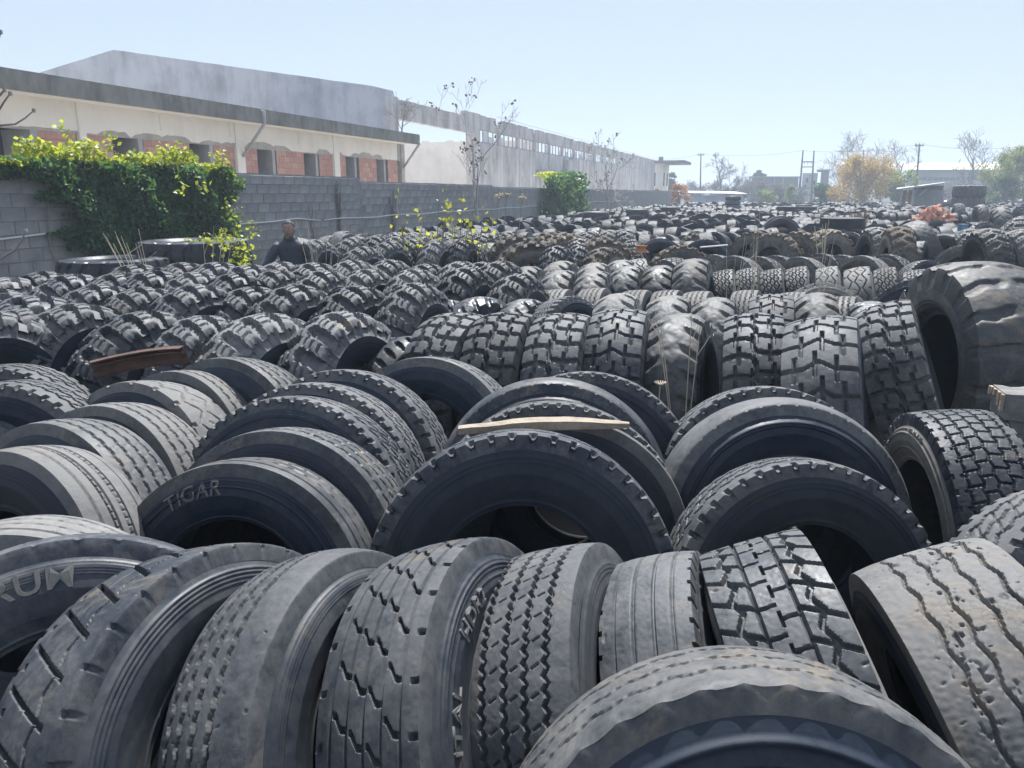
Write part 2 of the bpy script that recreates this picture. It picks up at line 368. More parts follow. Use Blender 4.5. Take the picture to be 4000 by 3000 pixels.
def make_kind(name, R, W, Wt, rim, fn, depth=.014, N=300, Mc=40, crown=.012, butt=.045, flare=.006, wb=None, mt='tread', ms='side',
              rings=((.10, .003), (.17, .003), (.24, .003), (.90, .004)), sc=44, ns=128, chips=40, seed=1, butt_cut=1.0, thick=.022, rough=.0006, dense=None, **kw):
    k = Tyre(); k.name = name; k.R = R; k.W = W; k.Wt = Wt; k.rim = rim; k.crown = crown; k.butt = butt; k.flare = flare
    k.wb = wb if wb else W*.40; k.rings = rings; k.sc = sc; k.mt = mt; k.ms = ms
    rng = np.random.default_rng(seed); L = TAU*R
    th = np.arange(N)/N*TAU
    if dense:                                         # finer slices on the part of the tread that is turned to the yard path
        a0, a1, share = dense; n1 = int(N*share); n2 = N-n1
        th = np.concatenate([np.linspace(R_(a0), R_(a1), n1, endpoint=False), np.linspace(R_(a1), R_(a0)+TAU, n2, endpoint=False)])
    U0 = th/TAU
    nb = max(3, int(round(Mc*.10)))
    s = np.concatenate([-np.linspace(1.25, 1.03, nb), np.linspace(-1, 1, Mc-2*nb), np.linspace(1.03, 1.25, nb)])
    S, T = np.meshgrid(s, th); U = (T/TAU % 1.0)*L; V = np.clip(S, -1, 1)*Wt/2
    Vx = np.clip(S, -1, 1)*Wt/2*.999
    D = fn(U, Vx, L, Wt, rng, **kw)*depth
    a = (T/TAU) % 1.0; b = np.clip(S, -1.25, 1.25)/2.5+.5
    D = D + rough*.7*(vnoise(a, b, 320, 44, rng)-.5)*2 + rough*1.5*(vnoise(a, b, 9, 3, rng)-.5)*2
    if chips:
        for _ in range(chips*2//3):                        # small cuts and nicks, longer than wide
            u0 = rng.random()*L; v0 = (rng.random()-.5)*Wt*.95; rr = .0022+.0065*rng.random()**3; an = rng.random()*3.14; asp = 1.5+3*rng.random()
            du = U-u0; du = du-L*np.round(du/L); dv = V-v0
            x = (du*math.cos(an)+dv*math.sin(an))/(rr*asp**.5); y = (-du*math.sin(an)+dv*math.cos(an))/(rr/asp**.5)
            D = D + np.clip(1.4-np.sqrt(x*x+y*y), 0, .8)*.0045
    ex = np.clip((np.abs(S)-1)/.25, 0, 1)             # 0 on the crown, 1 at the foot of the shoulder
    rad = R-crown*np.abs(np.clip(S, -1, 1))**2.6-butt*ex**1.15
    w = np.sign(S)*(np.minimum(np.abs(S), 1)*Wt/2+flare*ex**.7)
    fade = np.where(np.abs(S) > 1, (1-ex)*butt_cut, 1.0)
    rad = rad-D*np.where(np.abs(S) > 1, (1-ex), 1.0); w = w-np.sign(S)*D*.8*fade*(np.abs(S) > 1)
    P = np.stack([w, rad*np.sin(T), rad*np.cos(T)], -1).reshape(-1, 3)
    k.tread = mesh_np(name+'_tread', P, grid_faces(len(th), len(s), True, flip=True)); k.tread.set_sharp_from_angle(angle=R_(50 if dense else 38)); k.tread.materials.append(M[mt])
    r, wv = sidewall_profile(k); k.pr, k.pw = r, wv
    th2 = np.arange(ns)/ns*TAU; T2, I2 = np.meshgrid(th2, np.arange(len(r)), indexing='ij')
    wob = .0015*(vnoise(T2/TAU, I2/len(r), 14, 4, rng)-.5)*2
    for sgn, nm in ((1, 'side_p'), (-1, 'side_n')):
        P = np.stack([sgn*(wv[I2]+wob), r[I2]*np.sin(T2), r[I2]*np.cos(T2)], -1).reshape(-1, 3)
        me = mesh_np(name+nm, P, grid_faces(ns, len(r), True, flip=(sgn > 0))); me.materials.append(M[ms]); setattr(k, nm, me)
    # liner: bead -> inside of the sidewall -> under the tread -> other bead
    ri = np.array([rim, rim+.012, (rim+R)*.5, R-crown-butt-thick*.6, R-thick-depth-.004, R-thick-depth, R-thick-depth-.004, R-crown-butt-thick*.6, (rim+R)*.5, rim+.012, rim])
    wi = np.array([k.wb, k.wb-.018, W/2-thick, Wt/2-.02, Wt/2*.6, 0, -Wt/2*.6, -Wt/2+.02, -W/2+thick, -k.wb+.018, -k.wb])
    T3, I3 = np.meshgrid(np.arange(64)/64*TAU, np.arange(len(ri)), indexing='ij')
    P = np.stack([wi[I3], ri[I3]*np.sin(T3), ri[I3]*np.cos(T3)], -1).reshape(-1, 3)
    k.liner = mesh_np(name+'_liner', P, grid_faces(64, len(ri), True)); k.liner.materials.append(M['inner'])
    k.one = None
    KINDS[name] = k; return k
def one_mesh(k):
    """tread, sidewalls and liner of a small far tyre in a single mesh"""
    if k.one: return k.one
    vs = []; fs = []; o = 0; mi = []
    for q, me in enumerate((k.tread, k.side_p, k.side_n, k.liner)):
        n = len(me.vertices); c = np.zeros(n*3, np.float32); me.vertices.foreach_get('co', c); vs.append(c.reshape(-1, 3))
        f = np.zeros(len(me.loops), np.int32); me.loops.foreach_get('vertex_index', f); f = f.reshape(-1, 4)+o; fs.append(f); mi += [(0, 1, 1, 2)[q]]*len(f); o += n
    me = mesh_np(k.name+'_whole', np.concatenate(vs), np.concatenate(fs))
    for m_ in (M[k.mt], M[k.ms], M['inner']): me.materials.append(m_)
    me.polygons.foreach_set('material_index', mi); k.one = me; return me

def solve_place(k, px, py, yaw, lean, sc, base):
    R = k.R*sc; W = k.Wt*sc
    n = Vector((math.cos(yaw)*math.cos(lean), math.sin(yaw)*math.cos(lean), math.sin(lean)))
    p = Vector((-math.cos(yaw)*math.sin(lean), -math.sin(yaw)*math.sin(lean), math.cos(lean))); q = n.cross(p)
    hz = R*abs(math.cos(lean))+W/2*abs(math.sin(lean)); cz = base+hz
    assert base+2*hz < CAM_H-.05, (k.name, px, py, base+2*hz)
    top = on_z(px, py, base+2*hz*.98); c = Vector((top.x, top.y, cz)) - Vector((p.x*R, p.y*R, 0))
    cs = [(math.cos(t), math.sin(t)) for t in np.linspace(-1.5, 1.5, 91)]
    def ev(c):
        xs = []; ys = []
        for e in (-W/2, W/2):
            best = min((proj(c+(p*a+q*b)*R+n*e)[::-1] for a, b in cs))
            ys.append(best[0]); xs.append(best[1])
        return sum(xs)/2, min(ys)
    for _ in range(8):
        x0, y0 = ev(c); h = .01
        xa, ya = ev(c+Vector((h, 0, 0))); xb, yb = ev(c+Vector((0, h, 0)))
        J = np.array([[(xa-x0)/h, (xb-x0)/h], [(ya-y0)/h, (yb-y0)/h]])
        try: dx = np.linalg.solve(J, np.array([px-x0, py-y0]))
        except Exception: break
        st = np.clip(dx, -.8, .8); c = c+Vector((st[0], st[1], 0))
        if np.abs(dx).max() < 1e-3: break
    return c
TY_COUNT = 0; TYRES = []
def tyre_matrix(c, yaw, lean, spin):
    return Matrix.Translation(c) @ Matrix.Rotation(yaw, 4, 'Z') @ Matrix.Rotation(-lean, 4, 'Y') @ Matrix.Rotation(spin, 4, 'X')
def put_tyre(kind, c, yaw, lean, label, group=None, spin=None, sc=1.0, name='tyre', whole=False, cat='tyre', squash=1.0):
    """yaw, lean in radians; lean > 0 turns the sidewall at the +axis end upwards"""
    k = KINDS[kind]; spin = random.uniform(0, TAU) if spin is None else spin
    mtx = tyre_matrix(Vector(c), yaw, lean, spin) @ Matrix.Diagonal((sc, sc*random.uniform(.985, 1.012), sc*random.uniform(.98, 1.01), 1))
    if whole:
        o = bpy.data.objects.new(name, one_mesh(k)); link(o)
    else:
        o = bpy.data.objects.new(name, None); o.empty_display_size = .2; link(o)
        for nm, me in (('tread', k.tread), ('sidewall', k.side_p), ('sidewall', k.side_n), ('inner_liner', k.liner)):
            link(bpy.data.objects.new(nm, me), o)
    o.matrix_world = mtx; setp(o, label=label, cat=cat, group=group); o['ty'] = kind; del o['ty']
    TYRES.append((Vector(c), k.R*sc)); return o
def T(kind, px, py, yaw, lean, label, group=None, sc=1.0, base=0.0, spin=None, whole=False, name='tyre'):
    c = solve_place(KINDS[kind], px, py, R_(yaw), R_(lean), sc, base)
    return put_tyre(kind, c, R_(yaw), R_(lean), label, group, spin, sc, name, whole)
def lettering(o, kind, text, r_base, size, phi0, side=1, m='letter', lift=.002, name='lettering', squeeze=1.0, ext=.0025):
    """raised letters bent round the sidewall; phi0 in degrees clockwise from the tyre's top"""
    k = KINDS[kind]; cu = bpy.data.curves.new('lettering', 'FONT'); cu.body = text; cu.size = size; cu.extrude = ext; cu.resolution_u = 3
    cu.offset = .0010*size/.08; cu.space_character = 1.05
    tmp = bpy.data.objects.new('tmp', cu); COL.objects.link(tmp)
    dg = bpy.context.evaluated_depsgraph_get(); me = bpy.data.meshes.new_from_object(tmp.evaluated_get(dg)); bpy.data.objects.remove(tmp)
    co = np.zeros(len(me.vertices)*3, np.float32); me.vertices.foreach_get('co', co); co = co.reshape(-1, 3)
    rm = r_base+size*.35; ph = R_(phi0)+co[:, 0]*squeeze/rm; rr = r_base+co[:, 1]
    wv = np.interp(rr, k.pr[::-1], k.pw[::-1])
    w = wv+lift+co[:, 2]
    P = np.stack([side*w, side*rr*np.sin(ph), rr*np.cos(ph)], -1)
    me.vertices.foreach_set('co', P.astype(np.float32).ravel()); me.update(); me.materials.clear(); me.materials.append(M[m])
    return link(bpy.data.objects.new(name, me), o)
def chalk_marks(o, kind, text, v0, size, phi0):
    """flat chalk writing on the tread, read upwards along the curve"""
    k = KINDS[kind]; cu = bpy.data.curves.new('chalk_mark', 'FONT'); cu.body = text; cu.size = size; cu.extrude = .0006; cu.resolution_u = 3; cu.offset = -.0008
    tmp = bpy.data.objects.new('tmp', cu); COL.objects.link(tmp)
    dg = bpy.context.evaluated_depsgraph_get(); me = bpy.data.meshes.new_from_object(tmp.evaluated_get(dg)); bpy.data.objects.remove(tmp)
    co = np.zeros(len(me.vertices)*3, np.float32); me.vertices.foreach_get('co', co); co = co.reshape(-1, 3)
    ph = R_(phi0)-co[:, 0]/k.R; w = v0+co[:, 1]; rr = k.R-k.crown*np.abs(w/(k.Wt/2))**2.6+.0022+co[:, 2]
    me.vertices.foreach_set('co', np.stack([w, rr*np.sin(ph), rr*np.cos(ph)], -1).astype(np.float32).ravel()); me.update(); me.materials.clear(); me.materials.append(M['chalk'])
    return link(bpy.data.objects.new('chalk_mark', me), o)
# ------------------------------------------------------------------ setting materials
def streaky(name, base, dark, streak=0.55, rough=.9, warm=None, scale=(1.3, 1.3, .10)):
    """old render with rain streaks and blotches, coordinates in metres along the wall"""
    m, n, l, b = mat(name); tc = node(n, 'ShaderNodeTexCoord')
    mp = node(n, 'ShaderNodeMapping'); mp.inputs['Scale'].default_value = scale; l.new(tc.outputs['Object'], mp.inputs['Vector'])
    n1 = node(n, 'ShaderNodeTexNoise', i_Scale=2.2, i_Detail=7.0, i_Roughness=.7); l.new(mp.outputs[0], n1.inputs['Vector'])
    n2 = node(n, 'ShaderNodeTexNoise', i_Scale=.55, i_Detail=8.0, i_Roughness=.68); l.new(tc.outputs['Object'], n2.inputs['Vector'])
    mx = node(n, 'ShaderNodeMath', operation='MULTIPLY_ADD', i_1=streak); l.new(n1.outputs[0], mx.inputs[0])
    m2 = node(n, 'ShaderNodeMath', operation='MULTIPLY', i_1=1-streak); l.new(n2.outputs[0], m2.inputs[0]); l.new(m2.outputs[0], mx.inputs[2])
    r = ramp(n, [(.36, dark), (.56, base)]); l.new(mx.outputs[0], r.inputs[0]); l.new(r.outputs[0], b.inputs['Base Color'])
    n3 = node(n, 'ShaderNodeTexNoise', i_Scale=14.0, i_Detail=6.0); l.new(tc.outputs['Object'], n3.inputs['Vector'])
    bp = node(n, 'ShaderNodeBump', i_Strength=.25, i_Distance=.02); l.new(n3.outputs[0], bp.inputs['Height']); l.new(bp.outputs[0], b.inputs['Normal'])
    b.inputs['Roughness'].default_value = rough; b.inputs['Specular IOR Level'].default_value = .25
    return m
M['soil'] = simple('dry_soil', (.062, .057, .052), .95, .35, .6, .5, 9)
M['block'] = simple('concrete_block', (.30, .30, .30), .95, .28, 2.5, .5, 60)
M['mortar'] = simple('mortar', (.26, .265, .27), .95, .3, 3, .4, 50)
M['gable'] = streaky('weathered_gable_render', (.52, .535, .59), (.32, .33, .37), .42, scale=(.6, .6, .10))
M['panelwall'] = streaky('streaked_concrete', (.58, .57, .58), (.24, .235, .24), .60, scale=(.55, .55, .06))
M['plaster'] = streaky('cream_plaster', (.83, .80, .755), (.70, .67, .62), .4, scale=(.7, .7, .1))
M['patch'] = simple('bare_concrete', (.40, .39, .37), .95, .2, 3, .3, 30)
M['fascia'] = streaky('mossy_fascia_concrete', (.25, .25, .24), (.11, .115, .11), .45, scale=(2, 2, .5))
M['brick'] = simple('red_hollow_brick', (.50, .295, .25), .9, .2, 2.0, .3, 40)
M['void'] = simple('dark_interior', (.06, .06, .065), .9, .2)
M['jamb'] = simple('grey_jamb', (.36, .37, .39), .9, .15)
M['inside'] = streaky('bright_inside_render', (.86, .80, .74), (.72, .66, .60), .35, scale=(.5, .5, .06))
M['pvc'] = simple('white_pvc', (.74, .75, .76), .45, .06, 3, 0)
M['wood'] = simple('grey_weathered_wood', (.17, .165, .16), .85, .4, 8, .5, 30)
M['woodpale'] = simple('pale_split_wood', (.27, .225, .17), .8, .3, 10, .5, 40)
M['rust'] = simple('rusty_steel', (.095, .056, .044), .8, .4, 9, .35, 30, spec=.3)
M['glass'] = simple('dusty_glass', (.60, .63, .66), .4, .1, 2, 0)
M['steel'] = simple('galvanised_steel', (.42, .45, .48), .5, .15, 5, .1, metal=.3)

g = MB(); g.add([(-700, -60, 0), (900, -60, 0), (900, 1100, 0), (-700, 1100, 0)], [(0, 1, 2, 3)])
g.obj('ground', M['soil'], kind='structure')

# ------------------------------------------------------------------ boundary wall of concrete blocks
def wall_block_mesh(w, h):
    mb = MB(); e = .006; d = .012
    # front face with soft bevel, 5 faces
    x, z = w/2, h/2
    vs = [(-x, 0, -z), (x, 0, -z), (x, 0, z), (-x, 0, z), (-x+e, -d, -z+e), (x-e, -d, -z+e), (x-e, -d, z-e), (-x+e, -d, z-e)]
    mb.add(vs, [(4, 5, 6, 7), (0, 1, 5, 4), (1, 2, 6, 5), (2, 3, 7, 6), (3, 0, 4, 7)]); return mb
BW = .41; BH = .205; WB = 11.0
wall = empty('block_wall', ab(6, WB), (0, 0, WALL_ROT), label='long grey concrete block wall along the left side of the tyre yard', cat='wall')
bodies = [(6.0, 19.4, 2.30), (19.4, 29.9, 2.20), (29.9, 84.2, 2.14)]
for a0, a1, h in bodies:
    MB().box(((a0+a1)/2-6, .11, h/2), (a1-a0-.002, .2, h)).obj('wall_core', M['mortar'], wall)
bm_full = wall_block_mesh(BW-.012, BH-.012).mesh('block_face'); bm_full.materials.append(M['block'])
bm_var = []
for i in range(3):
    m_ = simple('concrete_block_tone', tuple(.30*f for f in ((.93, .93, .95), (1.05, 1.05, 1.04), (1.13, 1.13, 1.13))[i]), .95, .25, 2.5, .5, 60)
    q = bm_full.copy(); q.materials.clear(); q.materials.append(m_); bm_var.append(q)
cells = []
for a0, a1, h in bodies:
    rows = int(h/BH)
    for r in range(rows):
        a = a0+(BW/2 if r % 2 else 0)
        while a+BW <= a1+.01:
            cells.append((a+BW/2, h-BH*(r+.5))); a += BW
def seen(a, z):
    p = ab(a, WB, z); x, y = proj(p)
    if not (-40 < x < 4040): return -1
    if 250 < x < 880: return -1                      # under the ivy
    if y > 990 or z < .62: return -1
    return 1/((Vector(p)-CAMP).length)
cells = sorted(cells, key=lambda c: -seen(*c)); rng = random.Random(3)
rest = MB(); nblk = 0
for a, z in cells:
    jx = rng.uniform(-.003, .003)
    if nblk < 290 and seen(a, z) > 0:
        o = bpy.data.objects.new('concrete_block', rng.choice([bm_full, bm_full, bm_full]+bm_var)); link(o, wall)
        o.location = (a-6, .010+rng.uniform(-.004, .003), z+jx); nblk += 1
    elif z > .3:
        wb_ = wall_block_mesh(BW-.012, BH-.012); off = Vector((a-6, .010+rng.uniform(-.004, .003), z))
        rest.add([Vector(v)+off for v in wb_.v], wb_.f)
rest.obj('concrete_blocks', M['block'], wall, kind='stuff')
cap = MB()                                            # uneven broken coping line
for a0, a1, h in bodies:
    a = a0
    while a < a1-.05:
        w = min(rng.uniform(.3, .9), a1-a); cap.box((a+w/2-6, .105, h+.012), (w-.004, .19, .022+rng.random()*.02)); a += w
cap.obj('coping', M['mortar'], wall)
# white conduit clipped to the wall
def wall_pt(a, z, out=.05): return ab(a, WB-out, z)
pts = [wall_pt(a, z+.012*math.sin(a*2.1)) for a, z in ((6, 1.24), (8.6, 1.25), (9.4, 1.28), (11, 1.29), (13.9, 1.275), (15.2, 1.27), (16.2, 1.315), (17.2, 1.26))]
MB().tube(pts, .016, 6).obj('conduit', M['pvc'], label='white plastic conduit on the block wall, left of the man', cat='conduit', smooth=True)
pts = [wall_pt(17.4+i*.9, 1.25+.02*math.sin(i*1.7)+.004*i) for i in range(22)]
MB().tube(pts, .016, 6).obj('conduit', M['pvc'], label='white plastic conduit on the block wall, from the man to the ivy clump', cat='conduit', smooth=True)
pts = [wall_pt(38.8+i*1.6, 1.38+.04*math.sin(i*1.3)) for i in range(12)]
MB().tube(pts, .016, 5).obj('conduit', M['pvc'], label='white plastic conduit on the block wall, right of the ivy clump', cat='conduit', smooth=True)

# ------------------------------------------------------------------ office block
OF = empty('office_building', ab(8, 15.5), (0, 0, WALL_ROT), label='single storey cream building with flat roof and brick filled windows', cat='building')
def L(a, b, z): return Vector((a-8, b-15.5, z))       # wall frame -> local frame of the building
A0, A1 = 4.0, 32.9; BWL = 16.4; OPEN = 3.34
MB().obox(L(A0, 15.5, 4.08), (A1+.0-A0-.25, 0, 0), (0, 9.5, 0), (0, 0, .33)).obj('roof_slab', M['fascia'], OF)
MB().obox(L(A0, 15.46, 4.02), (A1-.22-A0, 0, 0), (0, .10, 0), (0, 0, .42)).obj('fascia', M['fascia'], OF)
# soffit in cream render
MB().obox(L(A0, 15.57, 4.05), (A1-.3-A0, 0, 0), (0, .82, 0), (0, 0, .025)).obj('soffit', M['plaster'], OF)
# ragged plaster band above the openings and grey concrete behind it
rr = random.Random(11)
pl = MB(); a = A0; last = OPEN
xs = []; n_ = 0
while a < A1-.5:
    bump = 0
    xs.append(a); a += rr.uniform(.10, .22)
bumps = [(21.0, .5, .10), (22.4, .8, .20), (23.5, .6, .14), (26.2, .5, .16), (27.2, .45, .12), (29.4, .6, .2), (30.4, .5, .16), (17.6, .6, .14), (18.6, .6, .15), (14.4, 1.0, .05), (16.4, .5, .12), (20.1, .5, .10), (28.6, .4, .14)]
def edge(a):
    h = 0
    for c, w, k in bumps:
        t = abs(a-c)/w
        if t < 1: h = max(h, k*(1-t**4))
    return OPEN+h+.012*math.sin(a*17)+.01*math.sin(a*41)
prev = None
for x0, x1 in zip(xs[:-1], xs[1:]):
    z0, z1 = edge(x0), edge(x1)
    pl.add([L(x0, BWL-.03, z0), L(x1, BWL-.03, z1), L(x1, BWL-.03, 4.05), L(x0, BWL-.03, 4.05), L(x0, BWL, z0), L(x1, BWL, z1)], [(0, 1, 2, 3), (4, 5, 1, 0)])
pl.obj('plaster', M['plaster'], OF)
MB().obox(L(A0, BWL+.002, OPEN-.02), (A1-A0-.3, 0, 0), (0, .2, 0), (0, 0, .75)).obj('lintel', M['patch'], OF)
# pillars in cream render
def S2a(zx): return on_b(zx*.7685, 100+620*.7685, BWL)[0]
for c0, c1 in ((405, 440), (1195, 1235), (1690, 1718)):
    a0, a1 = S2a(c0), S2a(c1)
    MB().obox(L(a0, BWL-.06, 0), (a1-a0, 0, 0), (0, .25, 0), (0, 0, 4.05)).obj('pillar', M['plaster'], OF)
for a0 in (18.0, 20.9, 24.6):
    MB().obox(L(a0, BWL-.045, OPEN+.25), (.05, 0, 0), (0, .05, 0), (0, 0, .46)).obj('rib', M['plaster'], OF)
brs = MB().obox((0, 0, 0), (.292, 0, 0), (0, .10, 0), (0, 0, .188)).mesh('brick'); brs.materials.append(M['brick'])
tones = [brs]
for c in ((.45, .26, .22), (.54, .34, .29), (.49, .28, .245)):
    q = brs.copy(); q.materials.clear(); q.materials.append(simple('red_brick_tone', c, .9, .18, 2.0, .3, 40)); tones.append(q)
for c0, c1 in ((190, 398), (440, 580), (735, 968), (1090, 1194), (1236, 1309), (1406, 1545), (1623, 1689), (1719, 1758), (1826, 1914), (1972, 2022)):
    a0, a1 = S2a(c0), S2a(c1); w = a1-a0
    pn = MB().obox(L(a0, BWL+.07, .8), (w, 0, 0), (0, .1, 0), (0, 0, OPEN-.8)).obj('brick_infill', M['mortar'], OF)
    z = OPEN-.19; r = 0
    while z > 1.9:
        a = a0-(.15 if r % 2 else 0)
        while a < a1-.03:
            s0 = max(a, a0+.004); s1 = min(a+.292, a1-.004)
            if s1-s0 > .05:
                o = bpy.data.objects.new('brick', rr.choice(tones)); link(o, pn)
                o.location = L(s0, BWL+.035+rr.uniform(-.004, .004), z); o.scale = ((s1-s0)/.292, 1, 1)
            a += .30
        z -= .197; r += 1
# window openings: dark rooms behind, grey jamb on the right
wins = ((-40, 165), (580, 705), (968, 1064), (1310, 1380), (1546, 1600), (1760, 1798), (1916, 1948))
for c0, c1 in wins:
    a0, a1 = S2a(c0), S2a(c1)
    MB().obox(L(a0, BWL+.9, .8), (a1-a0+.6, 0, 0), (0, .05, 0), (0, 0, OPEN-.8)).obj('window_recess', M['void'], OF)
    MB().obox(L(a1, BWL+.0, .8), (.10+.08*(a1-a0), 0, 0), (0, .9, 0), (0, 0, OPEN-.802)).obj('window_jamb', M['jamb'], OF)
    for i in range(int((a1-a0)/.35)):
        pass
MB().obox(L(A0, BWL+1.2, 0), (A1-A0-.3, 0, 0), (0, .1, 0), (0, 0, 4.06)).obj('inner_wall', M['void'], OF)
MB().obox(L(A1-.3, BWL-.05, 0), (.32, 0, 0), (0, .4, 0), (0, 0, 4.05)).obj('corner_pillar', M['patch'], OF)
MB().obox(L(A1-.29, BWL+.36, 0), (.2, 0, 0), (0, 8.3, 0), (0, 0, 4.07)).obj('end_wall', M['plaster'], OF)
MB().obox(L(A0, BWL-.002, 0), (A1-A0-.31, 0, 0), (0, .06, 0), (0, 0, .85)).obj('sill_wall', M['plaster'], OF)
# drain pipes hanging off the fascia
for x0, x1 in ((1338, 1235), (2122, 2050)):
    a0 = on_b(x0*.7685, 100+500*.7685, 15.40)[0]; z0 = 4.36 if x0 < 2000 else 4.1
    p0 = L(a0, 15.42, z0); p1 = L(a0, 15.40, 4.0); a1 = on_b(x1*.7685, 100+640*.7685, 16.33)[0]
    MB().tube([p0, p0+Vector((.02, -.06, .02)), p1+Vector((.02, -.05, .02)), L(a1, 16.33, 3.05)], .05, 8).obj('drain_pipe', M['jamb'], OF, smooth=True)

# ------------------------------------------------------------------ ruined warehouse without a roof
WH = empty('ruined_warehouse', ab(35.3, 18), (0, 0, WALL_ROT), label='long roofless concrete warehouse with strip windows and a blank gable', cat='building')
def K(a, b, z): return Vector((a-35.3, b-18, z))
gp = []
rg = random.Random(5)
for b_, z_ in ((18.0, 6.66), (19.0, 6.9), (34.4, 9.35), (39.8, 8.45), (52, 6.6)):
    gp.append((b_, z_))
top = []
for (b0, z0), (b1, z1) in zip(gp[:-1], gp[1:]):
    n_ = max(2, int(abs(b1-b0)/.5))
    for i in range(n_): 
        t = i/n_; top.append((b0+(b1-b0)*t, z0+(z1-z0)*t+rg.uniform(-.008, .008)))
top.append(gp[-1])
gm = MB()
for (b0, z0), (b1, z1) in zip(top[:-1], top[1:]):
    gm.prism([K(35.0, b0, 0), K(35.0, b1, 0), K(35.0, b1, z1), K(35.0, b0, z0)], (.25, 0, 0))
gm.obj('gable_wall', M['gable'], WH)
MB().obox(K(34.96, 17.86, 0), (.45, 0, 0), (0, .5, 0), (0, 0, 6.4)).obj('corner_column', M['panelwall'], WH)
# beam over the big opening
bm = MB(); a = 35.42
while a < 45.5:
    w = min(1.1, 45.5-a); tz = 6.34+.03*math.sin(a*3) if a < 43.3 else 6.62
    bm.obox(K(a, 17.95, 5.42), (w, 0, 0), (0, .3, 0), (0, 0, tz-5.42)); a += w
bm.obj('beam', M['panelwall'], WH)
MB().obox(K(45.5, 17.9, 0), (1.0, 0, 0), (0, .55, 0), (0, 0, 6.62)).obj('opening_pillar', M['panelwall'], WH)
# panels with strip windows
a = 46.52; i = 0
while a < 117.5:
    w = min(4.0, 118.1-a); solid = a > 101
    hz = 6.60
    MB().obox(K(a, 18.0, 0), (w-.04, 0, 0), (0, .2, 0), (0, 0, 4.98 if not solid else 6.62)).obj('wall_panel', M['panelwall'], WH)
    if not solid:
        up = MB(); x = a; 
        notch = rg.random() < .45
        while x < a+w-.06:
            s = min(rg.uniform(.35, .7), a+w-.04-x); dz = rg.choice([0, 0, 0, -.04, -.08])
            if notch and x > a+w-1.0: dz -= .35
            up.obox(K(x, 18.0, 5.76), (s, 0, 0), (0, .2, 0), (0, 0, hz+dz-5.76)); x += s
        up.obj('upper_panel', M['panelwall'], WH)
        MB().obox(K(a+w-.30, 17.97, 4.98), (.26, 0, 0), (0, .26, 0), (0, 0, .78)).obj('mullion_pier', M['panelwall'], WH)
        fr = MB()
        for j in range(5): fr.obox(K(a+.02+j*(w-.36)/4, 18.06, 4.98), (.05, 0, 0), (0, .08, 0), (0, 0, .78))
        fr.obox(K(a, 18.06, 4.985), (w-.3, 0, 0), (0, .08, 0), (0, 0, .05)).obox(K(a, 18.06, 5.71), (w-.3, 0, 0), (0, .08, 0), (0, 0, .045))
        wf = fr.obj('window_frame', M['jamb'], WH)
        for j in range(4):
            if rg.random() < .35:
                hh = rg.uniform(.25, .66)
                MB().obox(K(a+.08+j*(w-.36)/4, 18.09, 5.04), ((w-.36)/4-.07, 0, 0), (0, .008, 0), (0, 0, hh)).obj('pane', M['glass'], wf)
    a += w; i += 1
MB().tube([K(50+q*8, 18.1, 6.78) for q in range(9)], .02, 5).obj('coping_rail', M['steel'], WH)
# canopy, vent and door area on the long side
MB().obox(K(58.6, 17.3, 3.42), (11.5, 0, 0), (0, .75, 0), (0, 0, .22)).obj('canopy', M['patch'], WH)
MB().obox(K(66.6, 17.6, 3.75), (3.2, 0, 0), (0, .38, 0), (0, 0, .95)).obj('vent_box', M['panelwall'], WH)
MB().obox(K(62.0, 17.93, 3.8), (2.6, 0, 0), (0, .06, 0), (0, 0, 1.15)).obj('patch_panel', M['panelwall'], WH)
MB().obox(K(61.0, 17.96, 0), (4.2, 0, 0), (0, .05, 0), (0, 0, 3.41)).obj('door', M['plaster'], WH)
# partition and far wall seen through the opening
pt = MB(); b = 18.4
while b < 50:
    pt.obox(K(60.0, b, 0), (.25, 0, 0), (0, .7, 0), (0, 0, 5.95+rg.choice([0, 0, .05, -.05, .1]))); b += .7
pt.obj('partition_wall', M['inside'], WH)
MB().obox(K(35.4, 51.8, 0), (83, 0, 0), (0, .25, 0), (0, 0, 6.5)).obj('rear_wall', M['inside'], WH)
# stair tower at the far end
TW = empty('stair_tower', ab(119, 17), (0, 0, WALL_ROT), label='small white tower with overhanging roof at the far end of the warehouse', cat='building')
MB().obox((0, 0, 0), (7, 0, 0), (0, 6, 0), (0, 0, 6.2)).obj('wall', M['plaster'], TW)
MB().obox((-1.0, -3.2, 6.2), (9, 0, 0), (0, 10, 0), (0, 0, .4)).obj('roof', M['fascia'], TW)
MB().obox((1.0, .2, 6.61), (.6, 0, 0), (0, .6, 0), (0, 0, .6)).obj('chimney', M['fascia'], TW)
for x in (1.2, 4.6):
    w_ = MB().obox((x, -.03, 3.0), (1.1, 0, 0), (0, .06, 0), (0, 0, 1.9)).obj('window', M['void'], TW)
for y in (1.0, 3.6):
    MB().obox((-.03, y, 3.0), (.06, 0, 0), (0, 1.0, 0), (0, 0, 1.9)).obj('window', M['void'], TW)

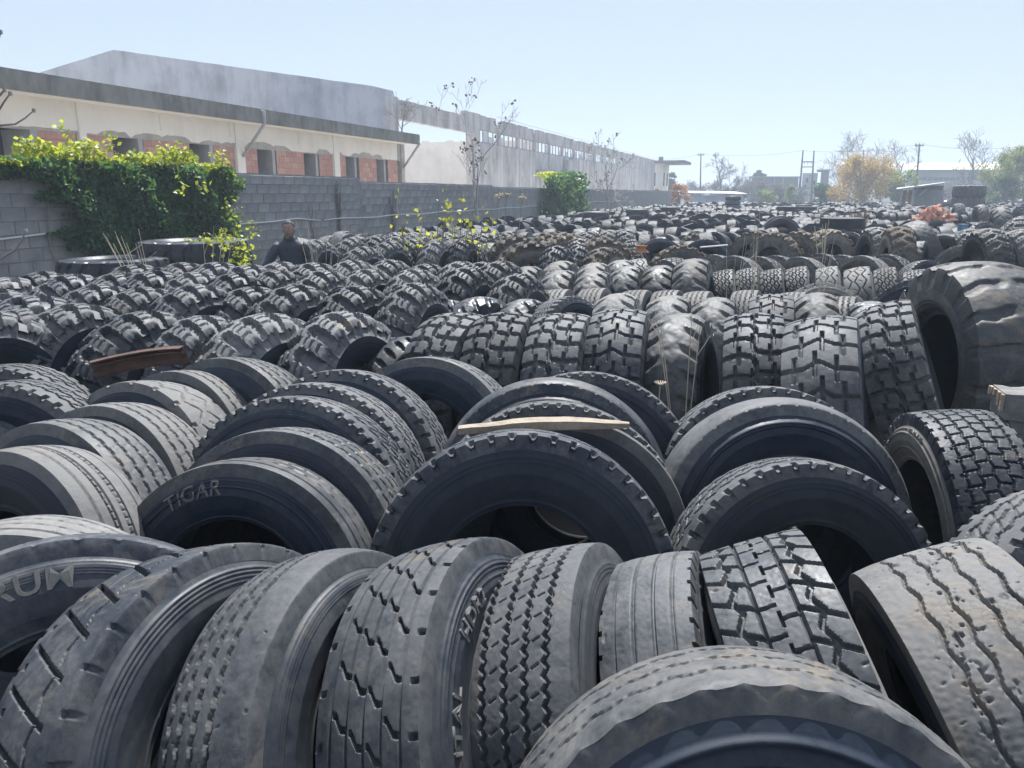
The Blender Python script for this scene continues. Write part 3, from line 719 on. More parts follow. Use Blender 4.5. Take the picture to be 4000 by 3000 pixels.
# ------------------------------------------------------------------ tyre kinds
FINE = ((.06, .002), (.10, .002), (.14, .002), (.18, .002), (.22, .002), (.92, .004))
mk = make_kind
mk('barum', .52, .31, .25, .285, t_sparse, N=420, Mc=44, rings=FINE, sc=90, seed=2, depth=.012, crown=.016, ms='side_grey')
mk('sparse', .52, .30, .255, .285, t_sparse, N=800, Mc=104, dense=(-150, 40, .8), seed=3, depth=.0175, crown=.010, rings=((.10, .004), (.16, .004), (.22, .004), (.28, .003), (.92, .004)), sc=70, ms='side_grey')
mk('ragged_rib', .51, .30, .235, .285, t_zig4, N=800, Mc=104, dense=(-150, 40, .8), seed=4, depth=.0175, crown=.020, rings=FINE, sc=90, pos=(-.38, -.22, -.05, .13), amp=.0025, n=70, gw=.011, sipes=False, chips=120, ms='side_grey')
mk('worn_drive', .52, .30, .25, .285, t_worndrive, N=800, Mc=104, dense=(-150, 40, .8), seed=5, depth=.0175, chips=90, rings=((.08, .003), (.14, .005), (.20, .003), (.30, .003), (.92, .004)), sc=80, ms='side_grey')
mk('zig_rib', .49, .29, .25, .285, t_zig4, N=800, Mc=104, dense=(-150, 40, .8), seed=6, depth=.0175, pos=(-.34, -.12, .08, .28), amp=.0045, n=96, gw=.010, crown=.008, chips=25, ms='side_grey')
mk('slick_rib', .47, .28, .235, .285, t_rib, N=800, Mc=104, dense=(-150, 40, .8), seed=7, depth=.0175, crown=.010, chips=10, ms='side_grey')
mk('block_drive', .52, .31, .27, .285, t_drive, N=800, Mc=104, dense=(-150, 40, .8), seed=8, depth=.016, crown=.006, chips=30, mt='tread_dark', ms='side_dusty', butt=.06)
mk('chewed_rib', .50, .36, .32, .285, t_rip, N=800, Mc=104, dense=(-150, 40, .8), seed=9, depth=.0175, crown=.012, chips=260, mt='tread_dusty', rough=.001)
mk('scalloped', .52, .31, .25, .285, t_scallop, N=560, Mc=56, seed=10, depth=.010, chips=200, mt='tread_dusty', ms='side', rings=((.22, .013), (.45, .004), (.92, .005)), sc=60, flare=.012, butt=.05, rough=.0012)
mk('winter_brick', .47, .31, .265, .285, t_brick, N=800, Mc=104, dense=(-150, 40, .8), seed=11, depth=.010, crown=.008, ms='side_dusty', chips=10, rings=((.08, .003), (.2, .006), (.62, .006), (.92, .004)), sc=80)
mk('ladder_rib', .51, .30, .245, .285, t_ladder, N=640, Mc=72, seed=12, depth=.010, crown=.014, mt='tread_dusty', chips=8)
mk('rib_worn', .51, .30, .245, .285, t_zig4, N=480, Mc=52, seed=13, depth=.010, pos=(-.34, -.12, .10, .32), amp=.004, n=50, gw=.009, mt='tread_dusty', chips=120, rough=.001)
mk('tigar', .49, .29, .235, .285, t_zig4, N=420, Mc=48, seed=14, depth=.008, pos=(-.30, -.08, .14, .34), amp=.001, n=50, gw=.007, sipes=False, mt='tread_dusty', rings=((.07, .005), (.22, .006), (.92, .004)), sc=80, ns=160)
mk('zig_worn', .52, .30, .245, .285, t_zigtruck, N=420, Mc=48, seed=15, depth=.010, mt='tread_dusty', chips=90, n=22, pos=(-.12, .22), amp=.028, gw=.009)
mk('tooth', .53, .30, .25, .285, t_tooth, N=520, Mc=52, seed=16, depth=.017, butt=.05, ns=160, rings=((.12, .003), (.2, .003), (.92, .004)))
mk('tooth_fine', .53, .30, .245, .285, t_tooth, N=560, Mc=48, seed=17, depth=.014, n=58, ns=160, rings=((.06, .004), (.11, .004), (.16, .004), (.92, .004)), sc=70, ms='side')
mk('bulged', .54, .31, .23, .285, t_rib, N=260, Mc=36, seed=18, depth=.008, crown=.03, ns=160, rings=((.16, .010), (.23, .006), (.92, .004)), sc=70, chips=6)
mk('lug', .55, .36, .34, .235, t_lug, N=420, Mc=50, seed=20, n=18, fill=.55, depth=.045, crown=.065, butt=.10, flare=.012, mt='tread_lug', ms='side', chips=60, ns=96, sc=26, rough=.0012)
mk('lug_b', .55, .36, .34, .235, t_lug, N=420, Mc=50, seed=21, depth=.040, crown=.075, butt=.10, flare=.012, mt='tread_lug', chips=90, n=20, k=.36, fill=.57, ns=96, sc=26, rough=.0018)
mk('lug_far', .55, .36, .34, .27, t_lug, N=240, Mc=30, seed=22, depth=.034, crown=.045, butt=.09, mt='tread_dusty', ms='side', chips=0, ns=64, sc=14)
mk('lug_brown', .60, .40, .37, .27, t_lug, N=260, Mc=32, seed=23, depth=.042, crown=.045, butt=.11, mt='tread_brown', ms='side_dusty', chips=0, n=18, ns=64, sc=14)
mk('block_otr', .575, .36, .335, .27, t_block, N=460, Mc=56, seed=24, depth=.028, crown=.026, butt=.10, flare=.01, chips=60, ns=96, sc=26, rough=.001)
mk('mesh_otr', .58, .37, .345, .27, t_mesh, N=460, Mc=56, seed=25, depth=.024, crown=.028, butt=.10, flare=.01, chips=40, ns=96, sc=26, mt='tread', rough=.001)
mk('worn_lug', .54, .36, .33, .27, t_wornlug, N=320, Mc=40, seed=26, depth=.038, crown=.05, butt=.10, mt='tread_dusty', chips=60, ns=80, sc=20, rough=.0018)
mk('worn_lug_dark', .50, .34, .31, .27, t_wornlug, N=300, Mc=40, seed=27, depth=.036, crown=.05, butt=.10, mt='tread_dark', chips=40, ns=80, sc=20, rough=.0022)
mk('slots', .46, .32, .29, .25, t_slots, N=320, Mc=44, seed=28, depth=.026, crown=.05, butt=.07, chips=10, ns=80, sc=20)
mk('zig_truck', .50, .28, .245, .28, t_zigtruck, N=360, Mc=44, seed=29, depth=.017, crown=.014, mt='tread_dusty', ms='side_dusty', ns=80, sc=20, chips=20)
mk('zig_truck_b', .51, .29, .25, .28, t_zigtruck, N=360, Mc=44, seed=30, depth=.015, crown=.016, mt='tread_dusty', ms='side_dusty', ns=80, sc=20, n=16, amp=.022, pos=(-.28, 0, .28), gw=.010, chips=20)
mk('shoulder_lug', .50, .30, .265, .28, t_shoulderlug, N=420, Mc=48, seed=31, depth=.020, crown=.012, ns=96, sc=30, rings=((.1, .006), (.3, .005), (.5, .004), (.92, .004)))
mk('rib_mid', .49, .29, .25, .28, t_zig4, N=300, Mc=40, seed=32, depth=.013, mt='tread_dusty', ms='side', ns=80, sc=20, n=40, gw=.012, sipes=False)
mk('truck_far', .49, .28, .24, .28, t_zigtruck, N=120, Mc=18, seed=33, depth=.012, mt='tread', ms='side', ns=40, sc=8, chips=0)
mk('bar_far', .50, .30, .27, .28, t_wornlug, N=110, Mc=18, seed=34, depth=.03, mt='tread', ms='side', ns=40, sc=8, chips=0)
mk('loader', .80, .62, .58, .40, t_bars, N=420, Mc=80, seed=35, depth=.022, crown=.05, butt=.16, flare=.02, wb=.22, mt='tread_dusty', ms='tread_dusty', chips=160, ns=200, sc=60, rough=.0016, rings=((.55, .006), (.92, .006)), thick=.05)
mk('loader_dark', .80, .62, .58, .40, t_bars, N=220, Mc=40, seed=45, depth=.04, crown=.05, butt=.16, flare=.02, wb=.22, mt='tread_dark', ms='side', chips=0, ns=120, sc=30, thick=.05)
mk('tractor', .80, .45, .42, .42, t_lug, N=300, Mc=40, seed=36, depth=.05, crown=.06, butt=.10, mt='tread_dusty', ms='side', chips=0, n=22, k=.75, fill=.34, ns=96, sc=20)
mk('car', .34, .22, .18, .20, t_smooth, N=90, Mc=20, seed=37, depth=.008, crown=.012, butt=.03, mt='tread_dark', ms='side', ns=64, sc=16, chips=0, rings=((.1, .003),))
mk('plain_far', .50, .30, .24, .28, t_smooth, N=80, Mc=12, seed=38, depth=.008, crown=.02, mt='tread_dark', ms='side', ns=48, sc=8, chips=0)

GA = 'worn truck tyres leaning in the front row'
# ------------------------------------------------------------------ front row
o = T('barum', 385, 2064, -64, 24, 'leaning truck tyre with raised lettering at the lower left corner', GA, spin=0, sc=1.03)
lettering(o, 'barum', 'BARUM', .392, .075, -34, 1, squeeze=1.15)
o = T('sparse', 845, 2096, -24, 19, 'worn truck tyre with isolated slots, second in the front row from the left', GA, sc=1.0, spin=0)
o = T('ragged_rib', 1290, 2116, -18, 19, 'ragged ribbed truck tyre, third in the front row from the left', GA, spin=0)
lettering(o, 'ragged_rib', 'NEXT', .385, .075, -95, 1, squeeze=1.2); lettering(o, 'ragged_rib', 'RH', .315, .026, -85, 1)
o = T('worn_drive', 1760, 2077, -17, 20, 'chipped block tread truck tyre with raised letters, fourth in the front row', GA, spin=0, sc=1.0)
lettering(o, 'worn_drive', 'CONTINENTAL', .375, .052, -112, 1, squeeze=1.35); lettering(o, 'worn_drive', 'HDR2', .375, .058, -22, 1, squeeze=1.1)
T('zig_rib', 2180, 2102, -16, 18, 'light grey truck tyre with four fine zigzag grooves, front row centre', GA, spin=0)
T('slick_rib', 2560, 2128, -14, 18, 'bald light grey truck tyre with thin straight grooves, front row', GA, spin=0)
T('block_drive', 2920, 2060, -6, 20, 'truck tyre with sharp dark block tread leaning left in the front row', GA, spin=0)
T('chewed_rib', 3560, 2075, -6, 22, 'wide pale truck tyre with chewed tread at the lower right', GA, spin=0, sc=1.02)
T('zig_truck', 4060, 2240, -10, 20, 'truck tyre with zigzag tread cut off by the lower right edge', GA)
T('scalloped', 2890, 2508, -92, 18, 'dusty truck tyre facing the viewer, closest at the bottom centre', GA, spin=0.0)

GB = 'truck tyres tipped back against each other'
# left run: sidewalls to the front left, treads to the right
T('tigar', 90, 1990, -84, 10, 'truck tyre behind the lettered tyre, cut by the left edge', GB)
o = T('ladder_rib', 130, 1722, -114, 13, 'truck tyre with fine ladder grooves at the left edge', GB, sc=1.0, spin=0)
chalk_marks(o, 'ladder_rib', 'OK TL', -.112, .034, 76)
T('rib_worn', 270, 1634, -112, 13, 'pale ribbed truck tyre behind the ladder grooved one', GB, sc=1.0)
T('rib_worn', 460, 1570, -111, 13, 'ribbed truck tyre in front of the one under the rusty rim', GB, spin=2.1, sc=.98)
T('zig_worn', 580, 1480, -112, 14, 'truck tyre with zigzag slots and a torn patch below the rusty rim', GB)
T('rib_worn', 735, 1437, -114, 14, 'pale ribbed truck tyre right under the rusty rim', GB, spin=4, sc=1.0)
T('rib_worn', 920, 1390, -112, 14, 'pale ribbed truck tyre right of the rusty rim end', GB, spin=1, sc=1.04)
T('tooth', 30, 1415, -95, 8, 'notched truck tyre at the left edge, rear of two', GB, sc=.98)
T('tooth', 60, 1478, -97, 8, 'notched truck tyre at the left edge, front of two', GB, sc=.98)
T('zig_truck_b', 5, 1580, -150, 6, 'block tread tyre peeking in at the left edge', GB, sc=.9)
# middle run
o = T('tigar', 960, 1780, -100, 15, 'dark truck tyre with raised lettering behind the front row', GB, spin=0, sc=1.0)
lettering(o, 'tigar', 'TIGAR', .375, .075, -38, 1)
T('rib_worn', 1125, 1668, -103, 15, 'ribbed truck tyre with pale sidewall rings behind the lettered one', GB, spin=.5)
T('tooth_fine', 1160, 1545, -103, 15, 'truck tyre with block tread edge, third in the middle run', GB)
T('tooth_fine', 1240, 1487, -104, 15, 'truck tyre with block tread edge, fourth in the middle run', GB, spin=1)
T('tooth', 1360, 1436, -105, 15, 'notched truck tyre near the back of the middle run', GB, spin=.7)
T('rib_mid', 1690, 1388, -109, 15, 'dark truck tyre with wavy grooved tread before the square block tyres', GB, sc=1.06)
# centre run, facing the viewer
T('tooth', 2040, 1668, -91, 14, 'large notched truck tyre facing the viewer under the plank', GB, spin=.2, sc=1.03)
T('rib_mid', 2200, 1612, -93, 14, 'truck tyre sunk behind the notched one under the plank', GB, sc=1.04)
T('tooth_fine', 2170, 1565, -92, 14, 'truck tyre with a thin bright edge behind the plank', GB)
T('bulged', 2150, 1468, -95, 14, 'shiny bald truck tyre with a bulging ring, centre', GB, sc=1.0)
T('tooth_fine', 2280, 1452, -97, 14, 'truck tyre behind the shiny bald one in the centre', GB)
# right run
T('tooth', 3110, 1772, -88, 14, 'truck tyre with chunky tread edge facing the viewer, right of centre', GB, spin=.1, sc=.92)
T('bulged', 3040, 1545, -90, 15, 'wide shiny bald truck tyre right of centre', GB, sc=1.0)
T('tooth', 2980, 1500, -92, 15, 'notched truck tyre behind the wide shiny one', GB, spin=1.2, sc=.98)
o = T('winter_brick', 3690, 1594, -8, 5, 'winter truck tyre with small brick tread and snowflake mark on the right', 'single tyres at the right edge', spin=0, sc=1.10)
lettering(o, 'winter_brick', 'HDW2', .350, .075, -72, -1, squeeze=.85); lettering(o, 'winter_brick', 'SCANDINAVIA', .398, .020, -8, -1)
lettering(o, 'winter_brick', 'WINTER', .395, .028, 82, -1); lettering(o, 'winter_brick', '295/60', .350, .035, 82, -1); lettering(o, 'winter_brick', '*', .385, .05, 68, -1)
T('tooth_fine', 4225, 1885, -78, 18, 'truck tyre with pale ringed sidewall cut by the right edge', 'single tyres at the right edge', sc=.98)
T('loader', 3822, 1012, -4, 0, 'huge eroded loader tyre with cross bars at the right edge', 'single tyres at the right edge', name='loader_tyre', spin=.12, sc=.92)

# ------------------------------------------------------------------ rows of cleated tyres on the left
GD = 'cleated tyres standing in rows'
rows = [
 ('nearest', [(-60, 1215), (118, 1198), (316, 1186), (579, 1200), (800, 1229), (1049, 1215), (1334, 1206)]),
 ('second', [(-40, 1118), (36, 1140), (136, 1152), (389, 1107), (561, 1111), (769, 1105), (981, 1116), (1153, 1105), (1388, 1107), (1623, 1102)]),
 ('third', [(30, 1075), (181, 1053), (294, 1062), (475, 1059), (619, 1057), (769, 1059), (927, 1059), (1081, 1048), (1262, 1050), (1433, 1048), (1623, 1048), (1827, 1044), (2026, 1066)]),
 ('fourth', [(533, 1030), (633, 1040), (714, 1021), (850, 1022), (972, 1028), (1094, 1014), (1225, 1023), (1379, 1017), (1524, 1012), (1669, 1026), (1791, 1017), (1881, 1019), (1949, 1016)]),
]
for rn, pts in rows:
    for i, (x, y) in enumerate(pts):
        T(random.choice(['lug', 'lug', 'lug_b']), x+random.uniform(-4, 4), y+random.uniform(-2, 2), -25+random.uniform(-4, 4), random.uniform(1, 8), f'cleated off-road tyre, {ordinal(i)} from the left in the {rn} of four cleated rows', GD, sc=random.uniform(1.02, 1.09))
pts = [(1240, 936), (1366, 927), (1417, 959), (1468, 920), (1518, 941), (1547, 921), (1616, 931), (1706, 938), (1808, 934)]
for i, (x, y) in enumerate(pts):
    T('lug' if i % 2 else 'lug_b', x, y, -21+7*math.sin(i*2.7), 4, f'cleated tyre right of the man, {ordinal(i)} from the left in front of the wall', 'cleated tyres right of the man', sc=1.04)
pts = [(1150, 975), (1392, 921), (1547, 905), (1616, 905), (1688, 903), (1757, 909), (1829, 905), (1887, 909)]
for i, (x, y) in enumerate(pts):
    T('lug_far', x, y, -12, 3, f'cleated tyre close to the wall behind the leafy saplings, {ordinal(i)} from the left', 'cleated tyres by the wall', whole=True)

# ------------------------------------------------------------------ square block tyres in the middle
GC = 'block tread tyres in the middle row'
T('slots', 1501, 1326, -42, 0, 'tyre with oblique oval slots, left of the block tread row', GC)
T('slots', 1610, 1310, -40, 4, 'tyre with oblique oval slots touching the first block tread tyre', GC, sc=1.04)
for i, (kd, x, y, yw, ln, sc) in enumerate([('block_otr', 1804, 1215, -24, 2, 1.0), ('block_otr', 1990, 1219, -17, 3, 1.0), ('block_otr', 2205, 1218, -15, 3, 1.0), ('mesh_otr', 2428, 1205, -15, 3, 1.0),
        ('worn_lug', 2660, 1214, -22, 6, 1.04), ('block_otr', 2945, 1217, -17, 5, 1.02), ('mesh_otr', 3210, 1219, -24, 9, 1.06), ('block_otr', 3445, 1149, -27, 20, 1.04)]):
    T(kd, x, y, yw, ln, f'large {dict(block_otr="square block", mesh_otr="chevron block", worn_lug="half worn lug")[kd]} tread tyre, {ordinal(i)} from the left in the big block row', GC, sc=sc)
GE = 'mixed tyres behind the block tread row'
for i, (kd, x, y, yw, ln, sc) in enumerate([('worn_lug_dark', 1750, 1165, -45, 3, .95), ('worn_lug_dark', 1886, 1154, -50, 3, 1.0), ('worn_lug_dark', 2049, 1161, -30, 6, .98), ('shoulder_lug', 2200, 1150, -42, 14, 1.0),
        ('worn_lug', 2410, 1141, -16, 8, 1.0), ('worn_lug', 2614, 1150, -18, 6, 1.0), ('worn_lug', 2790, 1154, -18, 6, 1.0), ('mesh_otr', 3016, 1141, -19, 4, .96), ('worn_lug', 3179, 1132, -18, 10, 1.0)]):
    T(kd, x, y, yw, ln, f'{dict(worn_lug_dark="dark bald lugged", shoulder_lug="notched shoulder truck", worn_lug="pale worn lugged", mesh_otr="brownish block tread")[kd]} tyre, {ordinal(i)} from the left just behind the big block row', GE, sc=sc)
for i, (x, y) in enumerate([(2180, 1125), (2324, 1121), (2487, 1130), (2609, 1130), (2727, 1132), (2917, 1130), (3098, 1136), (3290, 1154)]):
    T('rib_mid', x, y, -20-i, 6, f'pale ribbed truck tyre, {ordinal(i)} from the left in the low ribbed row', 'pale ribbed truck tyres in a low row', sc=.97)
T('zig_truck', 3188, 1099, -80, 35, 'broad truck tyre tipped far back before the zigzag rows', GE, sc=1.05)
for i, (x, y) in enumerate([(1972, 1037), (2058, 1032), (2189, 1048), (2320, 1053), (2451, 1030), (2573, 1028), (2704, 1001)]):
    T('worn_lug', x, y, -18+2*math.sin(i*3), 7, f'pale smooth-worn lug tyre, {ordinal(i)} from the left in the front worn row', 'worn lug tyres in the middle distance', sc=1.0 if i < 6 else 1.1)
for i, (x, y) in enumerate([(2189, 1014), (2320, 1019), (2419, 1007), (2486, 1008)]):
    T('worn_lug' if i < 3 else 'zig_truck_b', x, y, -24+6*i, 8, f'worn tyre, {ordinal(i)} from the left in the rear worn row', 'worn lug tyres in the middle distance')
T('zig_truck', 2620, 1004, 25, 5, 'truck tyre with zigzag tread wedged between worn lug tyres', 'worn lug tyres in the middle distance')
GZ = 'zigzag tread truck tyres on the right'
for i, (x, y) in enumerate([(2822, 1046), (2917, 1041), (3012, 1044), (3111, 1037), (3229, 1032), (3346, 1037), (3455, 1039), (3572, 1046)]):
    T('zig_truck_b' if i in (4, 5) else 'zig_truck', x, y, -19-1.2*i, 13, f'zigzag tread truck tyre, {ordinal(i)} from the left in the front zigzag row', GZ, sc=1.0 if i != 5 else 1.06)
for i, (x, y) in enumerate([(2800, 992), (2882, 996), (2972, 998), (3045, 996), (3139, 998), (3225, 987), (3302, 992), (3384, 994), (3478, 989)]):
    T('zig_truck_b' if i % 3 == 1 else 'zig_truck', x, y, 38-2*i, -10, f'truck tyre with dusty sidewall, {ordinal(i)} from the left in the rear zigzag row', GZ)
T('tooth', 3605, 1014, -70, 12, 'notched tyre ring left of the huge loader tyre, rear', GZ, sc=.9)
T('tooth_fine', 3600, 1081, -118, 16, 'pale smooth tyre ring left of the huge loader tyre, front', GZ, sc=1.0)
T('zig_truck', 3590, 1150, -4, 10, 'small block tread tyre tucked against the loader tyre', GZ)
# ------------------------------------------------------------------ middle distance
GM = 'dirty off-road tyres in the middle distance'
mid = [('lug_brown', 2019, 916, -80, 4, 1.0, 'cleated tyre with open centre, rear of two facing right of the saplings'), ('lug_brown', 2070, 939, -78, 4, 1.0, 'cleated tyre with open centre, front of two right of the saplings'),
 ('lug_far', 1987, 906, -40, 3, 1, 'cleated tyre half hidden behind the saplings on the right'), ('lug_brown', 2146, 906, -60, 3, 1, 'toothed tyre at the back, left of two near the wall'), ('lug_brown', 2218, 912, -70, 3, 1, 'toothed tyre at the back, right of two near the wall'),
 ('lug_far', 2301, 903, -20, 3, 1.05, 'pale cleated tyre standing behind, first of three'), ('lug_far', 2377, 896, -14, 3, 1.05, 'pale cleated tyre standing behind, second of three'), ('lug_far', 2446, 892, -8, 3, 1.1, 'pale cleated tyre standing behind, third of three'),
 ('lug_far', 2153, 928, -55, 5, 1, 'flat-looking cleated tyre behind the open centred pair'), ('lug_far', 2262, 925, -10, 5, 1.05, 'cleated tyre in the middle of the cleated cluster'), ('lug_brown', 2352, 925, -75, 4, 1, 'toothed tyre in the middle of the cleated cluster'), ('lug_far', 2446, 925, -12, 30, 1, 'cleated tyre leaning left beside the small truck tyres'),
 ('lug', 2178, 957, -20, 2, 1.05, 'cleated tyre standing straight before the cluster'), ('lug_b', 2265, 948, -14, 5, 1, 'cleated tyre behind the straight standing one'), ('lug_brown', 2363, 962, -32, 4, .95, 'big dirty cleated tyre with mud in its grooves'), 
 ('lug_brown', 2652, 950, -86, 20, .92, 'big cleated tyre lying back with its face up, centre right'), ('lug_brown', 2733, 903, -86, 6, .88, 'big mud covered cleated tyre facing the viewer'),
 ('lug_brown', 2958, 894, 40, -16, .95, 'big cleated tyre leaning right, first of three'), ('lug_brown', 3037, 900, 40, -14, .95, 'big cleated tyre leaning right, second of three'), ('lug_brown', 3132, 897, 40, -14, .95, 'big cleated tyre leaning right, third of three'),
 ('lug_brown', 3240, 893, -84, 3, .97, 'big muddy cleated tyre showing its dark hole'), ('lug_far', 3420, 884, -5, 2, 1.15, 'cleated tyre right of the muddy one with the dark hole'), ('lug_brown', 3510, 884, -12, 2, 1.1, 'brown cleated tyre left of the car tyre stack'),
 ('tractor', 3246, 838, -86, 10, .8, 'tractor tyre with thin lugs facing the viewer'), ('tractor', 3480, 862, -15, 35, .6, 'tractor tyre lying slanted before the brick rubble'), ('tractor', 3590, 842, -10, 30, .6, 'tractor tyre slanted just left of the brick rubble foot'),
 ('tractor', 3340, 862, -5, 10, .5, 'beige tractor tyre with thick lugs, left of two'), ('tractor', 3412, 860, -5, 10, .5, 'beige tractor tyre with thick lugs, right of two'),
 ('plain_far', 3043, 841, -88, 25, 1.25, 'large smooth tyre with a yellow rim face up'), ('plain_far', 2905, 852, -60, 72, 1.0, 'smooth tyre lying nearly flat on other tyres'),
 ('plain_far', 3700, 868, 30, 5, 1.0, 'bald tyre with pale sidewall right of the slanted tractor tyre'),
 ('lug_far', 3760, 882, -25, 28, 1.15, 'cleated tyre behind the second car tyre stack'), ('lug_far', 3850, 884, -8, 8, 1.2, 'cleated tyre behind the flat tyre on the right'), ('lug_far', 3975, 886, -12, 12, 1.15, 'cleated tyre at the right edge, middle distance'),
 ('worn_lug', 3830, 858, -80, 30, 1.1, 'pale bald tyre lying back at the far right'), ('worn_lug', 3950, 852, -60, 30, 1.2, 'pale bald tyre lying back at the right edge'),
 ('zig_truck', 3770, 956, 48, -10, 1.0, 'dusty truck tyre with pale face left above the loader tyre'), ('zig_truck_b', 3905, 968, -10, 5, .8, 'small block tread tyre above the loader tyre'),
 ('lug_far', 3745, 792, -20, 5, 1.3, 'dark cleated tyre behind the brick rubble, first'), ('worn_lug', 3830, 796, -15, 8, 1.3, 'dark lug tyre behind the brick rubble, second'), ('worn_lug', 3905, 800, -25, 12, 1.4, 'big grey lug tyre at the far right'), ('plain_far', 3800, 832, -90, 80, 1.4, 'dark tyre lying flat right of the brick rubble'),
 ('lug_far', 3960, 832, -40, 30, 1.3, 'rough tyre at the right edge beyond the brick rubble'), ('lug_far', 3620, 790, -60, 60, 1.2, 'cleated tyre lying before the tin shed')]
for kd, x, y, yw, ln, sc, lb in mid:
    T(kd, x, y, yw, ln, lb, GM, sc=sc, whole=(y < 900))
def stack(x, y_top, n, kind, sc, what, base_y=None):
    """flat tyres piled up; the top rim shows at pixel (x, y_top)"""
    k = KINDS[kind]; h = k.W*sc*.96; p = on_z(x, y_top, n*h)
    for i in range(n):
        j = Vector((random.uniform(-.04, .04), random.uniform(-.04, .04), 0))
        put_tyre(kind, Vector((p.x, p.y, h*(i+.5)))+j, random.uniform(0, 6), R_(90), f'tyre lying flat, {ordinal(i)} up in {what}', 'tyres piled flat', sc=sc)
stack(3597, 900, 5, 'car', 1.05, 'the tall car tyre stack by the loader tyre')
stack(3730, 912, 4, 'car', 1.0, 'the second car tyre stack')
put_tyre('plain_far', on_z(3840, 922, .95)-Vector((0, -.5, .2)), 0, R_(90), 'big flat tyre above the loader tyre at the right', 'tyres piled flat', sc=1.5)
put_tyre('worn_lug_dark', (3.05, 6.45, .52), R_(-20), R_(5), 'dark bald tyre added to fill the bright gap behind the rightmost big block tyre', GE, sc=1.0)  # extra tyre, put in so a gap of bright sunlit ground reads dark
# tyres by the wall on the left
for nm, x, yd, ztop, sc in (('the huge flat pair below the ivy', 725, 10.9, 1.27, .97), ('the half hidden flat pair below the ivy', 400, 9.9, 1.10, .86)):
    k = KINDS['loader_dark']; h = k.W*sc*.98; px_ = (x-2000)/3101*yd
    for i in range(2): put_tyre('loader_dark', (px_+.05*i, yd, ztop-h*(1.5-i)), R_(20+40*i), R_(90), f"{('lower', 'upper')[i]} tyre of {nm}", 'huge tyres by the wall', sc=sc, name='loader_tyre')
T('worn_lug', 40, 972, -25, 38, 'pale bald lug tyre leaning at the left edge by the wall', 'huge tyres by the wall', sc=1.0)
# ------------------------------------------------------------------ pale concrete yard behind the block wall
MB().obox(ab(-10, 11.4, .004), AU*150, BN*62, (0, 0, .03)).obj('yard', simple('pale_concrete', (.56, .51, .44), .9, .2, .8, .3, 20), kind='structure')

# ------------------------------------------------------------------ plant materials
def leafmat(name, c, tr, rough=.45, var=.35):
    m, n, l, b = mat(name); n.remove(b)
    oi = node(n, 'ShaderNodeTexCoord'); no = node(n, 'ShaderNodeTexNoise', i_Scale=5.0, i_Detail=3.0); l.new(oi.outputs['Object'], no.inputs['Vector'])
    def two(col):
        r = ramp(n, [(.3, tuple(x*(1-var) for x in col)), (.7, tuple(x*(1+var) for x in col))]); l.new(no.outputs[0], r.inputs[0]); return r
    d = node(n, 'ShaderNodeBsdfPrincipled'); d.inputs['Roughness'].default_value = rough; d.inputs['Specular IOR Level'].default_value = .4
    t = node(n, 'ShaderNodeBsdfTranslucent'); l.new(two(c).outputs[0], d.inputs['Base Color']); l.new(two(tr).outputs[0], t.inputs[0])
    mx = node(n, 'ShaderNodeMixShader', i_Fac=.42); l.new(d.outputs[0], mx.inputs[1]); l.new(t.outputs[0], mx.inputs[2])
    l.new(mx.outputs[0], n['Material Output'].inputs[0]); return m
M['ivy'] = leafmat('ivy_leaf', (.055, .120, .068), (.12, .24, .05))
M['ivy_young'] = leafmat('young_ivy_leaf', (.27, .34, .045), (.52, .57, .06))
M['leaf_y'] = leafmat('yellow_green_leaf', (.30, .34, .05), (.62, .62, .08))
M['willow'] = leafmat('willow_catkin', (.45, .33, .13), (.55, .38, .12), .8)
M['green'] = leafmat('spring_leaf', (.13, .20, .05), (.30, .38, .07), .7)
M['green_dk'] = leafmat('dark_leaf', (.045, .085, .04), (.08, .15, .04), .7)
M['green_lt'] = leafmat('loose_spring_leaf', (.17, .21, .08), (.30, .34, .10), .8)
M['orange_lf'] = leafmat('orange_shrub_leaf', (.42, .20, .07), (.5, .22, .06), .8)
M['twiggy'] = leafmat('grey_twigs', (.17, .155, .15), (.15, .13, .12), .9)
M['bark'] = simple('grey_bark', (.27, .25, .235), .9, .3, 4, .4, 40)
M['bark_pale'] = simple('pale_bark', (.44, .42, .40), .85, .25, 4, .3, 40)
M['bark_far'] = simple('far_bark', (.17, .15, .14), .9, .2)
M['straw'] = simple('dry_straw', (.52, .45, .34), .9, .25, 6, 0)
M['seed'] = simple('dry_seed_head', (.24, .18, .12), .95, .3)

def leaves(P, size, rng, name, m, parent, up=.3, **kw):
    """one folded four-cornered leaf per point"""
    P = np.asarray(P); n = len(P)
    sz = size*(.6+.8*rng.random(n))[:, None]
    a = rng.normal(size=(n, 3)); a[:, 2] += up; a /= np.linalg.norm(a, axis=1)[:, None]
    b = rng.normal(size=(n, 3)); b -= a*(a*b).sum(1)[:, None]; b /= np.linalg.norm(b, axis=1)[:, None]
    c = np.cross(a, b)
    V = np.stack([P-b*sz*.5, P+c*sz*.38+a*sz*.10, P+b*sz*.55, P-c*sz*.38+a*sz*.10], 1).reshape(-1, 3)
    i = np.arange(n)*4; F = np.stack([i, i+1, i+2, i, i+2, i+3], 1).reshape(-1, 3)
    me = mesh_np(name, V, F, smooth=False); me.materials.append(m)
    o = bpy.data.objects.new(name, me); link(o, parent); return setp(o, **kw)

